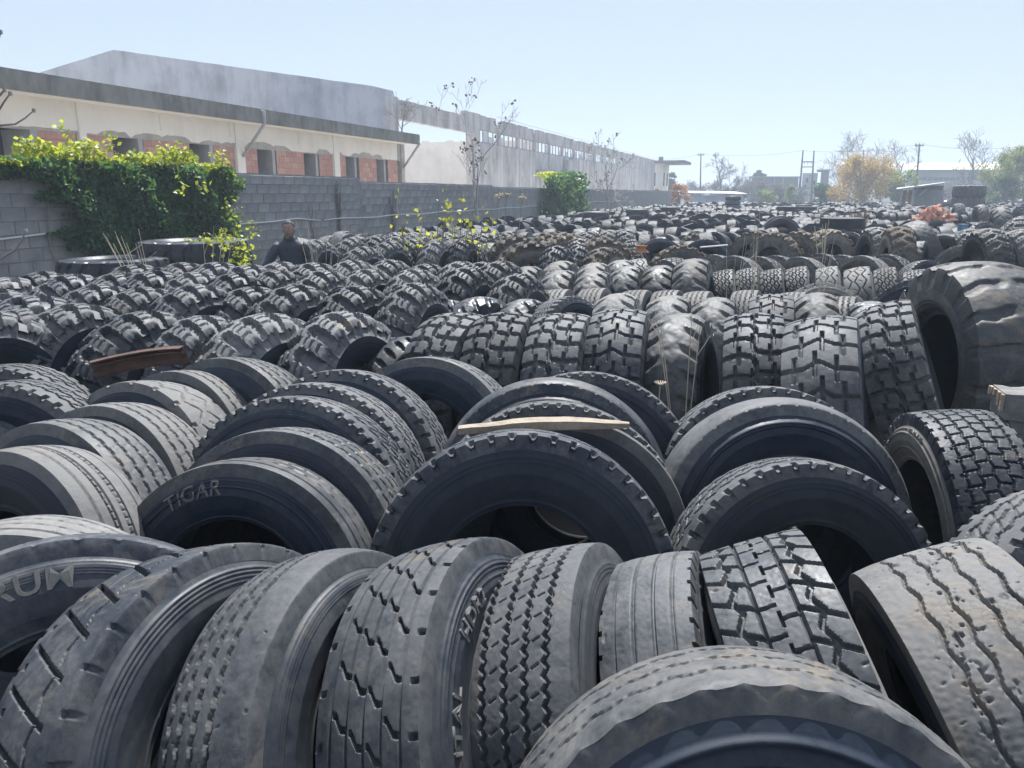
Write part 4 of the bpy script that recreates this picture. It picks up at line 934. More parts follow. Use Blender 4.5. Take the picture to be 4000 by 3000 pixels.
# ------------------------------------------------------------------ ivy over the wall
rng = np.random.default_rng(41)
IV = empty('ivy', ab(11, WB), label='dense dark ivy with sunlit yellow green top draped over the block wall', cat='ivy')
def wall_cloud(n, a0, a1, z0, z1, fn, dep=.26):
    out = []
    while len(out) < n:
        k = n*2; a = a0+(a1-a0)*rng.random(k); z = z0+(z1-z0)*rng.random(k); keep = fn(a, z)
        d = dep*(.25+.75*rng.random(k))*(.55+.75*np.sin(a*2.1+z*1.7)**2+.45*np.sin(a*5.3-z*4.1)**2)
        for x, y, w in zip(a[keep], z[keep], d[keep]): out.append(AU*x+BN*(WB-.02-w)+Vector((0, 0, y)))
    return np.array([tuple(p) for p in out[:n]])
def ivy_mask(a, z):
    left = 9.35+.55*np.clip((2.2-z)/1.6, 0, 1)+.22*np.sin(z*9)+.15*np.sin(z*23)
    right = 13.80+.16*np.sin(z*7)+.08*np.sin(z*19)
    return (a > np.where(z > 2.12, 7.5, left)) & (a < right)
leaves(wall_cloud(15000, 7.4, 14.0, .3, 2.42, ivy_mask), .085, rng, 'foliage', M['ivy'], None, kind='stuff').parent = IV
tp = []
for _ in range(3600):
    a = 7.2+6.8*rng.random(); h = 2.34+(.16+.14*math.sin(a*2.7)+.12*math.sin(a*6.1+1)+.08*math.sin(a*13))*rng.random()**.7+.06*rng.random()
    if a > 13.5: h -= (a-13.5)*.5
    tp.append(tuple(AU*a+BN*(WB-.28+.55*rng.random())+Vector((0, 0, h))))
for a0, h0 in ((9.9, .62), (12.35, .45), (10.75, .5), (13.5, .35), (11.3, .25)):   # sprigs standing up
    for i in range(40): tp.append(tuple(AU*(a0+rng.normal()*.09)+BN*(WB-.1+rng.normal()*.08)+Vector((0, 0, 2.4+h0*rng.random()))))
for a0, z0, s in ((13.1, 1.6, .16), (13.35, 1.0, .2), (12.9, .85, .16), (11.7, 2.0, .08), (12.3, 2.02, .08), (13.75, 1.25, .10), (12.75, 1.12, .1)):  # sunlit clusters lower down
    for i in range(int(190*s)): tp.append(tuple(AU*(a0+rng.normal()*s*.8)+BN*(WB-.55-.25*rng.random())+Vector((0, 0, z0+rng.normal()*s))))
leaves(np.array(tp), .085, rng, 'young_foliage', M['ivy_young'], None, up=.8, kind='stuff').parent = IV
st = MB()
for i in range(14):
    a = 9.2+4.4*rng.random(); st.tube([AU*(a+.1*math.sin(j+i))+BN*(WB-.04)+Vector((0, 0, j*.4)) for j in range(6)], .012, 4)
so = st.obj('stem', M['bark']); so.parent = IV
for c in IV.children: c.matrix_parent_inverse = IV.matrix_basis.inverted()
bpy.context.view_layer.update()
def world_children(e):
    for c in e.children: c.matrix_parent_inverse = e.matrix_basis.inverted()
I2 = empty('ivy', ab(40, WB), label='rounded ivy clump hanging over the wall farther along', cat='ivy')
def m2(a, z): return (np.abs(a-39.2)/(3.5-.3*z) < 1+.1*np.sin(z*6)) & (z < 2.75+.25*np.cos((a-40)*.6))
leaves(wall_cloud(7000, 34.5, 46, .2, 3.0, m2, .8), .18, rng, 'foliage', M['ivy'], None, kind='stuff').parent = I2
tp = [tuple(AU*(36.6+5.2*rng.random())+BN*(WB-.6+.9*rng.random())+Vector((0, 0, 2.62+.30*rng.random()))) for _ in range(420)]
leaves(np.array(tp), .18, rng, 'young_foliage', M['ivy_young'], None, up=.8, kind='stuff').parent = I2
world_children(I2)
# ivy shoots creeping over the big flat tyre
I3 = empty('ivy', on_z(880, 990, .5), label='sunlit ivy shoots creeping over the huge flat tyre', cat='ivy')
pb = on_y(890, 960, 10.6)
tp = [tuple(pb+Vector((rng.normal()*.13, rng.normal()*.2, -.0+.07*rng.normal()))) for _ in range(150)]+[tuple(pb+Vector((.20+rng.normal()*.05, rng.normal()*.15, -.25+.15*rng.normal()))) for _ in range(110)]+[tuple(pb+Vector((-.25+rng.normal()*.15, rng.normal()*.15, .07+.03*rng.normal()))) for _ in range(70)]
leaves(np.array(tp), .055, rng, 'young_foliage', M['ivy_young'], None, up=.6, kind='stuff').parent = I3
MB().tube([(pb.x+.3, pb.y, 0), (pb.x+.25, pb.y, .4), (pb.x, pb.y, pb.z)], .012, 5).obj('stem', M['bark']).parent = I3
world_children(I3)
# dry creeper stems on the wall
for i, (a, z0, z1, lb) in enumerate(((18.1, .6, 2.25, 'dense dry creeper hanging on the wall right of the man'), (16.9, .7, 1.7, 'thin dry creeper on the wall just right of the man'), (21.2, .8, 2.1, 'fan of fine dry creeper on the smooth wall part'))):
    st = MB()
    for j in range((16, 4, 14)[i]):
        x = a+rng.normal()*(.10, .12, .30)[i]; pts = []
        zt = z1-.5*rng.random()
        for q in range(7):
            t = q/6; pts.append(wall_pt(a+(x-a)*t+.04*rng.normal(), z0+(zt-z0)*t, .02+.03*rng.random()))
        st.tube(pts, .006, 3)
    o = st.obj('dry_creeper', M['bark_far'], label=lb, cat='creeper')

# ------------------------------------------------------------------ trees
def branch_tree(base, h, seed, levels=4, spread=.55, trunk_r=.06, upcurve=.25, split=(2, 4), name='bare_tree', label='', group=None, bark='bark', seg=4, first=.25, shrink=.62, twist=.25, buds=None, lean=(0, 0), thin=.006):
    r = random.Random(seed); root = empty(name, base, label=label, cat='tree', group=group)
    tr = MB(); cr = MB(); tips = []
    def grow(mb, p, d, ln, rad, lv):
        pts = [p.copy()]; rads = [rad]; q = p.copy(); dd = d.copy()
        for i in range(seg):
            dd = (dd+Vector((r.gauss(0, twist), r.gauss(0, twist), upcurve*(1 if lv else .4)))*(1/seg)*1.6).normalized()
            q = q+dd*(ln/seg); pts.append(q.copy()); rads.append(max(thin, rad*(1-.62*(i+1)/seg)))
        mb.tube(pts, rads, 5 if lv < 2 else 3, caps=False)
        if lv >= levels: tips.append(q); return
        n = r.randint(*split)
        for i in range(n+ (2 if lv == 0 else 0)):
            f = first+(1-first)*(i+.5*r.random())/(n+(2 if lv == 0 else 0)) if lv == 0 else .35+.6*(i+r.random()*.6)/n
            idx = min(seg-1, int(f*seg)); pp = pts[idx].lerp(pts[idx+1], f*seg-idx)
            az = r.uniform(0, TAU); td = (pts[idx+1]-pts[idx]).normalized(); o1 = td.orthogonal().normalized(); o2 = td.cross(o1)
            nd = (td*(1-spread*.6)+(o1*math.cos(az)+o2*math.sin(az))*spread).normalized()
            grow(cr, pp, nd, ln*shrink*r.uniform(.75, 1.15), max(thin, rads[idx]*.55), lv+1)
        tips.append(q)
    grow(tr, Vector((0, 0, 0)), Vector((lean[0], lean[1], 1)).normalized(), h*.62, trunk_r, 0)
    tr.obj('trunk', M[bark], root, True); co = cr.obj('crown', M[bark], root, True)
    if buds:
        bb = MB()
        for t in tips:
            if r.random() < .28:
                for _ in range(3):
                    s = buds*r.uniform(.5, 1); c = t+Vector((r.gauss(0, s), r.gauss(0, s), r.gauss(0, s)))
                    bb.box(c, (s, s, s), Matrix.Rotation(r.random()*3, 3, (r.random(), r.random(), 1)))
        bb.obj('seed_heads', M['seed'], root, kind='stuff')
    return root, tips
def base_at(px, b): 
    a = on_b(px, 800, b)[0]; return ab(a, b, 0)
branch_tree(base_at(1878, 10.2), 6.1, 12, levels=4, spread=.85, trunk_r=.085, upcurve=.50, split=(2, 3), label='bare candelabra tree with seed heads before the block wall', group='bare trees by the wall', bark='bark_pale', buds=.07, first=.35, shrink=.58, thin=.008, lean=(.03, 0))
branch_tree(base_at(2385, 10.0), 6.0, 33, levels=4, spread=.8, trunk_r=.09, upcurve=.5, split=(2, 3), label='bare forked tree right of the ivy clump', group='bare trees by the wall', bark='bark_pale', buds=.06, first=.3, shrink=.55, thin=.016)
branch_tree(base_at(2420, 10.4), 3.2, 35, levels=3, spread=.9, trunk_r=.06, upcurve=.3, split=(2, 4), label='low tangled bare bush at the foot of the forked tree', group='bare trees by the wall', bark='bark_pale', first=.2, thin=.016)
# shrub on the gable corner and twigs at the left edge
branch_tree(ab(35.2, 17.6, 4.4), 2.6, 51, levels=3, spread=.8, trunk_r=.05, upcurve=.2, split=(3, 4), label='bare climber on the corner of the gable wall', bark='bark', thin=.012)
tw = MB(); by = 6.5
def tp_(x, y): return on_y(x, y, by)
tw.tube([Vector((tp_(-60, 600).x, by, 0)), tp_(-60, 900), tp_(-70, 480), tp_(-90, 200)], [.03, .026, .02, .012], 6)
for pl_ in (((-62, 520), (0, 490), (60, 485), (100, 460), (132, 432)), ((-70, 480), (-10, 440), (15, 400), (40, 365)), ((-70, 420), (0, 372), (18, 352)), ((-80, 300), (-10, 160), (2, 125))):
    tw.tube([tp_(*q) for q in pl_], [.014, .010, .008, .006, .005][:len(pl_)], 5)
    e = tp_(*pl_[-1]); tw.box(e, (.02, .02, .03))
tw.obj('bare_sapling', M['bark'], label='bare twigs reaching in at the upper left edge', cat='sapling')
tw = MB(); by = 5.0
tw.tube([Vector((tp_(-80, 1100).x, by, 0)), tp_(-70, 1050), tp_(0, 1012), tp_(60, 975), tp_(85, 940), tp_(100, 905)], [.02, .016, .010, .008, .006, .004], 5)
tw.box(tp_(100, 905), (.02, .02, .03)); tw.obj('bare_sapling', M['bark'], label='single budding twig at the left edge by the pale bald tyre', cat='sapling')

# saplings with fresh yellow leaves by the wall
r = random.Random(8)
for i, (x, yb, yt, lb) in enumerate(((1600, 955, 745, 'first'), (1700, 950, 720, 'second'), (1780, 945, 740, 'third'), (1850, 945, 770, 'fourth'))):
    by = 13.0; root = empty('leafy_sapling', (on_y(x, yb, by).x, by, 0), label=f'thin sapling with yellow green leaves, {lb} of the clump right of the man', cat='sapling', group='leafy saplings')
    st = MB(); lp = []
    for j in range(4):
        p0 = Vector((0, 0, 0)); hx = r.uniform(-.35, .35); hz = on_y(x, yt, by).z*r.uniform(.75, 1.0)
        pts = [Vector((hx*t**1.5, .1*math.sin(j)*t, hz*t)) for t in (0, .3, .6, .8, 1)]
        st.tube(pts, [.014, .011, .008, .006, .004], 5)
        for q in range(10):
            t = r.uniform(.45, 1); lp.append((hx*t**1.5+r.gauss(0, .06), r.gauss(0, .06), hz*t+r.gauss(0, .04)))
    st.obj('stem', M['bark'], root, True)
    leaves(np.array(lp), .085, rng, 'foliage', M['leaf_y'], root, kind='stuff')
# tall dry umbels near the tree
for i, (x, yt) in enumerate(((1930, 768), (1962, 762), (2020, 775))):
    by = 17.5; h = on_y(x, yt, by).z; root = empty('dry_umbel', (on_y(x, 900, by).x, by, 0), label=f'tall dry umbel stalk before the wall, {ordinal(i)} of three', cat='plant', group='dry umbels by the wall')
    MB().tube([(0, 0, 0), (.03, 0, h*.5), (.1, 0, h)], .008, 4).obj('stem', M['bark'], root)
    hd = MB()
    for q in range(26): hd.box((.1+r.gauss(0, .05), r.gauss(0, .05), h+r.gauss(0, .03)), (.03, .03, .03), Matrix.Rotation(r.random()*3, 3, (1, r.random(), 0)))
    hd.obj('seed_head', M['straw'], root)
def stalks(x, y, by, n, h, spread, label, mt='straw', r0=.006, lean=0, curve=.4, z0=0):
    """fan of dry canes rooted at one spot; (x, y) is the pixel where the fan leaves the tyres"""
    p = on_y(x, y, by); st = MB(); rr = random.Random(int(x*7+y))
    for j in range(n):
        dx = rr.gauss(lean, spread); dy = rr.gauss(0, spread); L_ = h*rr.uniform(.5, 1)
        pts = [Vector((p.x+dx*L_*t*(1+curve*t), by+dy*L_*t, p.z*.0+ (p.z+L_)*t)) for t in (0, .35, .65, .85, 1)]
        st.tube(pts, [r0, r0*.9, r0*.75, r0*.6, r0*.4], 4)
        if rr.random() < .4:
            q = pts[3]; st.tube([q, q+Vector((rr.gauss(0, .12), rr.gauss(0, .12), .12))], r0*.5, 3)
    return st.obj('dry_stalks', M[mt], label=label, cat='plant')
stalks(600, 1030, 8.6, 10, .42, .45, 'fan of dry canes before the huge flat tyre', r0=.005, lean=-.75)
stalks(800, 1010, 8.8, 5, .40, .40, 'few dry canes right of the cane fan', r0=.005, lean=.7)
stalks(1250, 985, 9.4, 9, .45, .30, 'dry weeds among the cleated tyres beside the man', r0=.004)
stalks(960, 1400, 5.2, 6, .22, .35, 'dry straws beside the rightmost cleated tyre', r0=.005)
stalks(1090, 1390, 5.0, 8, .22, .6, 'bent dry straws below the rightmost cleated tyre', r0=.005, lean=.5)
stalks(2680, 1560, 4.4, 4, .60, .25, 'dry thin weed stalks between the block tread tyres', r0=.005, lean=-.15)
stalks(3090, 1540, 4.6, 12, .35, .14, 'dry feathery grass beside the chevron block tyre', r0=.005, lean=-.05)
stalks(2860, 1160, 7.4, 4, .75, .10, 'tall thin dry stalks before the zigzag row, left', r0=.0035)
stalks(2940, 1160, 7.6, 4, .95, .08, 'tall thin dry stalks before the zigzag row, centre', r0=.0035)
stalks(3180, 1140, 7.6, 5, .80, .12, 'tall thin dry stalks before the zigzag row, right', r0=.0035)
stalks(3230, 960, 13, 5, .40, .5, 'bent dry stalks before the muddy tyre with the dark hole', r0=.012)
stalks(3360, 850, 24, 40, .25, .9, 'brown dry brush left of the brick rubble', r0=.015, mt='seed')
u = on_y(2572, 1500, 4.2); root = empty('dry_umbel', (u.x, 4.2, 0), label='small dry umbel with star head before the half worn lug tyre', cat='plant')
MB().tube([(0, 0, 0), (0, 0, u.z*.6), (.01, 0, u.z)], .004, 4).obj('stem', M['straw'], root)
hd = MB()
for q in range(14):
    an = q*TAU/14; hd.tube([(.01, 0, u.z-.01), (.01+.035*math.cos(an), .035*math.sin(an), u.z+.012)], .003, 3)
hd.obj('seed_head', M['straw'], root)
stalks(1870, 2830, 1.75, 3, .03, .5, 'straw caught between two front row tyres', r0=.004)
sg = MB(); rr = random.Random(4); c0 = on_y(3170, 2665, 1.42)
for q in range(60):
    p = c0+Vector((rr.gauss(0, .05), rr.gauss(0, .02), rr.gauss(0, .012))); d = Vector((rr.gauss(0, .03), rr.gauss(0, .02), rr.gauss(0, .012))); sg.tube([p, p+d], .0016, 3)
sg.obj('frayed_fibres', M['straw'], label='tuft of frayed straw fibres on the closest tyre', cat='fibres', kind='stuff')
# ------------------------------------------------------------------ the rest of the tyre field
def low_tyre(k, N=22):
    r, w = k.pr, k.pw; prof = [(k.R, 0.0), (k.R-k.crown, k.Wt/2), (k.R-k.crown-k.butt, k.Wt/2+k.flare), ((k.R+k.rim)/2, k.W/2), (k.rim, k.wb), (k.R-.06, .0)]
    prof = [(k.rim, -k.wb), ((k.R+k.rim)/2, -k.W/2), (k.R-k.crown, -k.Wt/2), (k.R, 0), (k.R-k.crown, k.Wt/2), ((k.R+k.rim)/2, k.W/2), (k.rim, k.wb), (k.R-.05, 0)]
    P = []; 
    for i in range(N):
        t = TAU*i/N; ph = .010*(1 if i % 2 else -1)
        for q, (rr, ww) in enumerate(prof): 
            r2 = rr+(ph if q in (2, 3, 4) else 0); P.append((ww, r2*math.sin(t), r2*math.cos(t)))
    m = len(prof); F = []
    for i in range(N):
        for j in range(m):
            a = i*m+j; b = i*m+(j+1) % m; c = ((i+1) % N)*m+(j+1) % m; d = ((i+1) % N)*m+j; F.append((d, c, b, a))
    return np.array(P), np.array(F)
LP, LF = low_tyre(KINDS['truck_far'])
far_rows = []; rf = random.Random(77)
y = 15.2
while y < 84:
    x0 = (y*math.sin(WA)-9.6)/math.cos(WA)+rf.uniform(0, .5); x1 = 2080/3011*y*1.03+6
    x = x0; row = []; mode = rf.choice(['stand', 'stand', 'dom', 'face']); ybase = y
    while x < x1:
        px_ = 2000+3101*x/y
        if px_ > 2750 and rf.random() < .12: mode = rf.choice(['stand', 'dom', 'stand', 'dom', 'stand', 'face', 'mess', 'flat' if rf.random() < .5 else 'stand'])
        elif rf.random() < .05: mode = rf.choice(['stand', 'dom', 'stand', 'face'])
        st = {'stand': .33, 'dom': .36, 'face': .85, 'flat': 1.02, 'gap': 1.2, 'mess': .6}[mode]*rf.uniform(.95, 1.12)
        if mode != 'gap' and not (14.6 < x < 20.5 and 24 < y < 35):
            yy = ybase+rf.uniform(-.12, .12)
            if all((c.x-x)**2+(c.y-yy)**2 > (.42+r_*.55)**2 for c, r_ in TYRES if abs(c.y-yy) < 2.5): row.append((x, yy, mode))
        x += st
    if row: far_rows.append(row)
    y += 1.15 if y < 30 else (1.9 if y < 50 else 3.0)
for side in (1, -1):                                  # rows go on past both edges of the view
    y = 3.2
    while y < 15:
        row = []; xe = 2080/3101*y+.9
        for q in range(7 if side > 0 else 5):
            x = side*(xe+q*.9)
            if (-x*math.cos(WA)+y*math.sin(WA)) < 9.4: row.append((x+rf.uniform(-.1, .1), y, rf.choice(['stand', 'face', 'dom'])))
        far_rows.append(row); y += 1.2
SV = []; SF = []; so_ = 0; nind = 0; MAXI = 92
def orient(mode):
    s = rf.uniform(.92, 1.12)
    if mode == 'stand': return R_(-14+rf.gauss(0, 7)), R_(rf.uniform(2, 12)), s
    if mode == 'dom': return R_(30+rf.gauss(0, 6)), R_(-rf.uniform(6, 22)), s
    if mode == 'face': return R_(-88+rf.gauss(0, 14)), R_(rf.uniform(4, 35)), s
    if mode == 'mess': return R_(rf.uniform(-120, 40)), R_(rf.choice([10, 20, 45, 70])), s*rf.uniform(.9, 1.25)
    return R_(rf.uniform(0, 90)), R_(90), s*rf.uniform(.95, 1.2)
for ri, row in enumerate(far_rows):
    for i, (x, yy, mode) in enumerate(row):
        n_lay = rf.randint(1, 4) if mode == 'flat' else 1
        for q in range(n_lay):
            yaw, lean, s = orient(mode); k = KINDS['truck_far' if rf.random() < .75 else 'bar_far']
            hz = k.R*s*abs(math.cos(lean))+k.Wt/2*s*abs(math.sin(lean)); z = hz if mode != 'flat' else k.W*s*(q+.5)
            px_ = 2000+3101*x/yy
            if nind < MAXI and mode != 'flat' and -30 < px_ < 4030 and ri < 9:
                lk = {'stand': 'upright', 'dom': 'right leaning', 'face': 'ring facing', 'mess': 'toppled'}[mode]
                put_tyre(k.name, (x, yy, z), yaw, lean, f'small {lk} truck tyre, {ordinal(i)} from the left in the {ordinal(ri)} distant row', 'truck tyres in the distant rows', sc=s, whole=True); nind += 1
            else:
                m4 = np.array(tyre_matrix(Vector((x, yy, z)), yaw, lean, rf.random()*6) @ Matrix.Scale(s, 4))
                SV.append(LP @ m4[:3, :3].T + m4[:3, 3]); SF.append(LF+so_); so_ += len(LP)
me = mesh_np('distant_tyres', np.concatenate(SV), np.concatenate(SF)); me.set_sharp_from_angle(angle=R_(40))
me.materials.append(M['tread_far']); o = bpy.data.objects.new('distant_tyres', me); link(o)
setp(o, label='mass of small distant tyres filling the yard up to the trees', cat='tyres', kind='stuff')
def stack_at(x, yd, n, kind, sc, what):
    k = KINDS[kind]; h = k.W*sc*.97; X = (x-2000)/3101*yd
    for i in range(n): put_tyre(kind, (X+rf.uniform(-.03, .03), yd+rf.uniform(-.03, .03), h*(i+.5)), rf.random()*6, R_(90), f'flat dark tyre, {ordinal(i)} from the bottom of {what}', 'dark piled tyres far off', sc=sc, whole=True)
stack_at(3144, 44, 5, 'plain_far', .9, 'the far tyre tower')
stack_at(2866, 52, 6, 'plain_far', 1.0, 'the tower near the pale shed')
stack_at(3785, 56, 3, 'loader_dark', 1.35, 'the big pile before the shed')
stack_at(3700, 20, 2, 'plain_far', 1.0, 'the low pile by the slanted tyre')
for i, (x, yd) in enumerate(((2270, 30), (2330, 31), (2385, 31), (2490, 36), (2560, 40), (2620, 42))):
    stack_at(x, yd, 3+i % 2, 'plain_far', 1.05, f'{ordinal(i)} dark pile along the wall')

# ------------------------------------------------------------------ things lying on the tyres
# rusty piece of wheel rim
cR = on_y(560, 1405, 4.15); root = empty('rusty_rim', cR, label='rusty curved piece of wheel rim lying on the left truck tyres', cat='rim')
prof = [(-.012, -.064), (-.034, -.066), (-.036, -.056), (-.014, -.050), (-.004, -.034), (-.004, .008), (-.030, .020), (-.030, .034), (-.008, .040), (-.010, .054), (-.040, .058), (-.040, .066), (.004, .066), (.006, -.064)]
V = []; F = []; NA = 26; Rr = .62
for i in range(NA):
    t = R_(-116+50*i/(NA-1))
    jag = 1.0
    for (o_, z_) in prof: V.append(((Rr+o_)*math.cos(t), -(Rr+o_)*math.sin(t)-Rr*.95, z_*.72))
m_ = len(prof)
for i in range(NA-1):
    for j in range(m_): F.append((i*m_+j, i*m_+(j+1) % m_, (i+1)*m_+(j+1) % m_, (i+1)*m_+j))
F += [tuple(range(m_)), tuple(range((NA-1)*m_+m_-1, (NA-1)*m_-1, -1))]
mb = MB(); mb.add(V, F); ro = mb.obj('band', M['rust'], root); ro.rotation_euler = (R_(8), R_(-9), 0)
# grey plank bridging two tyres
p0, p1 = on_y(1790, 1680, 2.70), on_y(2458, 1660, 2.86); nP = 14; pk = MB(); prev = None; V = []
rr = random.Random(2)
for i in range(nP):
    t = i/(nP-1); c = p0.lerp(p1, t)+Vector((0, 0, .016*math.sin(t*math.pi)**1.2)); w = .030*(.30+.70*math.sin(math.pi*min(1, max(.08, t*1.0)))**.5); h = .008+.007*math.sin(math.pi*t)+rr.uniform(0, .004)
    V += [c+Vector((0, -w, -h)), c+Vector((0, w, -h*.6)), c+Vector((0, w, h)), c+Vector((0, -w, h*.9))]
F = [(0, 1, 2, 3), ((nP-1)*4+3, (nP-1)*4+2, (nP-1)*4+1, (nP-1)*4)]
for i in range(nP-1):
    for j in range(4): F.append((i*4+j, (i+1)*4+j, (i+1)*4+(j+1) % 4, i*4+(j+1) % 4))
pk.add(V, F).obj('plank', M['woodpale'], label='splintered pale plank lying across the centre truck tyres', cat='plank')
# weathered post with a split block on top, right edge
pp = on_y(3968, 1700, 2.95); root = empty('wooden_post', (pp.x, pp.y, 0), (0, 0, R_(-14)), label='weathered wooden post with a cross block at the right edge', cat='post')
zt = on_y(3945, 1525, 2.95).z; zb = on_y(3945, 1625, 2.95).z
ps = MB()
nz = 10; V = []
for i in range(nz):
    z = (zb+.02)*i/(nz-1); j = [rr.uniform(-.004, .004) for _ in range(8)]
    V += [(-.055+j[0], -.05+j[1], z), (.06+j[2], -.052+j[3], z), (.06+j[4], .05+j[5], z), (-.055+j[6], .05+j[7], z)]
F = []
for i in range(nz-1):
    for j in range(4): F.append((i*4+j, i*4+(j+1) % 4, (i+1)*4+(j+1) % 4, (i+1)*4+j))
ps.add(V, F).obj('shaft', M['wood'], root)
bk = MB(); V = []; nx = 8
for i in range(nx):
    x = -.085+.22*i/(nx-1); j = [rr.uniform(-.005, .005) for _ in range(8)]
    V += [(x, -.075+j[0], zb+j[1]), (x, .07+j[2], zb+j[3]), (x, .07+j[4], zt+j[5]), (x, -.072+j[6], zt+j[7])]
F = [(0, 1, 2, 3), ((nx-1)*4+3, (nx-1)*4+2, (nx-1)*4+1, (nx-1)*4)]
for i in range(nx-1):
    for j in range(4): F.append((i*4+j, (i+1)*4+j, (i+1)*4+(j+1) % 4, i*4+(j+1) % 4))
bk.add(V, F).obj('cross_block', M['wood'], root)
for q in range(9):
    y_ = -.078+.148*q/8; l_ = rr.uniform(.02, .07); MB().obox((-.088-rr.uniform(0, .012), y_, zt-.004-l_), (.012, 0, 0), (0, .015, 0), (0, rr.uniform(-.006, .006), l_)).obj('splinter', M['woodpale'], root)
# white pole lying before the muddy tyre, orange funnel-like cone, blue crate
q0, q1 = on_y(2735, 966, 13.2), on_y(2842, 957, 13.4)
MB().tube([q0, q1], .014, 6).obj('pole', M['pvc'], label='white pole resting on the tyres before the muddy tyre', cat='pole')
cn = MB(); c0 = on_y(2505, 985, 12.3); n_ = 14
V = [(c0.x+.12*math.cos(TAU*i/n_), c0.y+.12*math.sin(TAU*i/n_), c0.z) for i in range(n_)]+[(c0.x+.06*math.cos(TAU*i/n_), c0.y+.06*math.sin(TAU*i/n_), c0.z+.06) for i in range(n_)]+[(c0.x+.10*math.cos(TAU*i/n_), c0.y+.10*math.sin(TAU*i/n_), c0.z+.10) for i in range(n_)]
F = [(i, (i+1) % n_, n_+(i+1) % n_, n_+i) for i in range(n_)]+[(n_+i, n_+(i+1) % n_, 2*n_+(i+1) % n_, 2*n_+i) for i in range(n_)]
cn.add(V, F).obj('wheel_hub', simple('orange_paint', (.48, .20, .09), .6, .2), label='small orange wheel hub lying among middle distance tyres', cat='hub', smooth=True)
bl = on_y(3760, 890, 17); MB().box(bl, (.16, .12, .13), Matrix.Rotation(.4, 3, 'Z')).box(bl+Vector((0, 0, .07)), (.18, .14, .02), Matrix.Rotation(.4, 3, 'Z')).obj('blue_canister', simple('blue_plastic', (.18, .27, .42), .4, .1), label='blue plastic canister on the tyres above the flat tyre', cat='canister')
yr = on_y(3043, 862, 23); 
KY = MB(); n_ = 24
V = [(yr.x+.34*math.cos(TAU*i/n_), yr.y-.16*math.sin(TAU*i/n_)-.1, .62+.34*math.sin(TAU*i/n_)) for i in range(n_)]+[(yr.x+.30*math.cos(TAU*i/n_), yr.y-.14*math.sin(TAU*i/n_)-.02, .62+.30*math.sin(TAU*i/n_)) for i in range(n_)]
F = [(i, (i+1) % n_, n_+(i+1) % n_, n_+i) for i in range(n_)]+[tuple(range(2*n_-1, n_-1, -1))]
KY.add(V, F).obj('yellow_rim', simple('yellow_rim_paint', (.55, .33, .05), .5, .2), label='yellow rim inside the large smooth tyre', cat='rim')
# brick rubble
RB = empty('brick_rubble', on_z(3660, 880, 0)*0+Vector(((3660-2000)/3101*33, 33, 0)), label='heap of broken orange bricks on the right among the tyres', cat='rubble')
bt = [MB().box((0, 0, 0), (.30, .19, .14)).mesh('brick'), MB().box((0, 0, 0), (.22, .19, .11)).mesh('brick'), MB().prism([(-.18, -.1, 0), (.16, -.12, 0), (.05, .12, .02)], (0, .02, .09)).mesh('brick')]
bmats = [simple('broken_brick', c, .9, .2, 4, .3, 30) for c in ((.44, .22, .15), (.50, .29, .21), (.38, .18, .125))]
for me_, m_ in zip(bt, bmats): me_.materials.append(m_)
hp = MB(); n_ = 18; V = [(0, 0, 1.3)]
for k_ in range(1, 4):
    for i in range(n_):
        rad = 1.35*k_/3; V.append((rad*1.05*math.cos(TAU*i/n_), rad*math.sin(TAU*i/n_), 1.3*(1-k_/3)**.8+rf.uniform(-.06, .06)*(k_ < 3)))
F = [(0, 1+i, 1+(i+1) % n_) for i in range(n_)]
for k_ in range(2):
    for i in range(n_): F.append((1+k_*n_+i, 1+(k_+1)*n_+i, 1+(k_+1)*n_+(i+1) % n_, 1+k_*n_+(i+1) % n_))
hp.add(V, F).obj('rubble_core', bmats[0], RB)
for i in range(150):
    t = rf.random()**.6; an = rf.uniform(0, TAU); rad = 1.35*t
    o = bpy.data.objects.new('brick', rf.choice(bt)); link(o, RB)
    o.location = (rad*1.05*math.cos(an), rad*math.sin(an), 1.34*(1-t)**.8+rf.uniform(-.02, .12)); o.rotation_euler = (rf.uniform(-1.2, 1.2), rf.uniform(-1.2, 1.2), rf.uniform(0, 6))

# ------------------------------------------------------------------ background
FARW = simple('far_grey_wall', (.36, .35, .35), .9, .15, .3, 0)
def at(px, py, yd): return on_y(px, py, yd)
def fbox(name, x0, x1, y0, y1, yd, depth, m, parent=None, zb=None, **kw):
    p = at(x0, y1, yd); q = at(x1, y0, yd); z0 = max(0, p.z) if zb is None else zb
    return MB().obox((p.x, yd, z0), (q.x-p.x, 0, 0), (p.x/yd*depth, depth, 0), (0, 0, q.z-z0)).obj(name, m, parent, **kw)
# pale low shed at the end of the wall
root = empty('low_shed', (0, 0, 0), label='low pale blue metal shed beyond the end of the wall', cat='shed')
BLUE = simple('pale_blue_sheet', (.50, .57, .70), .6, .12, .8, 0); WHT = simple('white_sheet', (.50, .51, .53), .6, .1, .8, 0)
fbox('wall', 2675, 2905, 765, 800, 92, 4, BLUE, root, zb=0); 
p = at(2660, 752, 91.5); q = at(2920, 760, 91.5)
MB().obox((p.x, 91.3, 1.92), (q.x-p.x, 0, -.12), (0, 5, .25), (0, 0, .08)).obj('roof', WHT, root)
for x in (2700, 2760, 2830, 2870): fbox('seam', x, x+3, 767, 798, 91.94, .03, FARW, root, zb=.1)
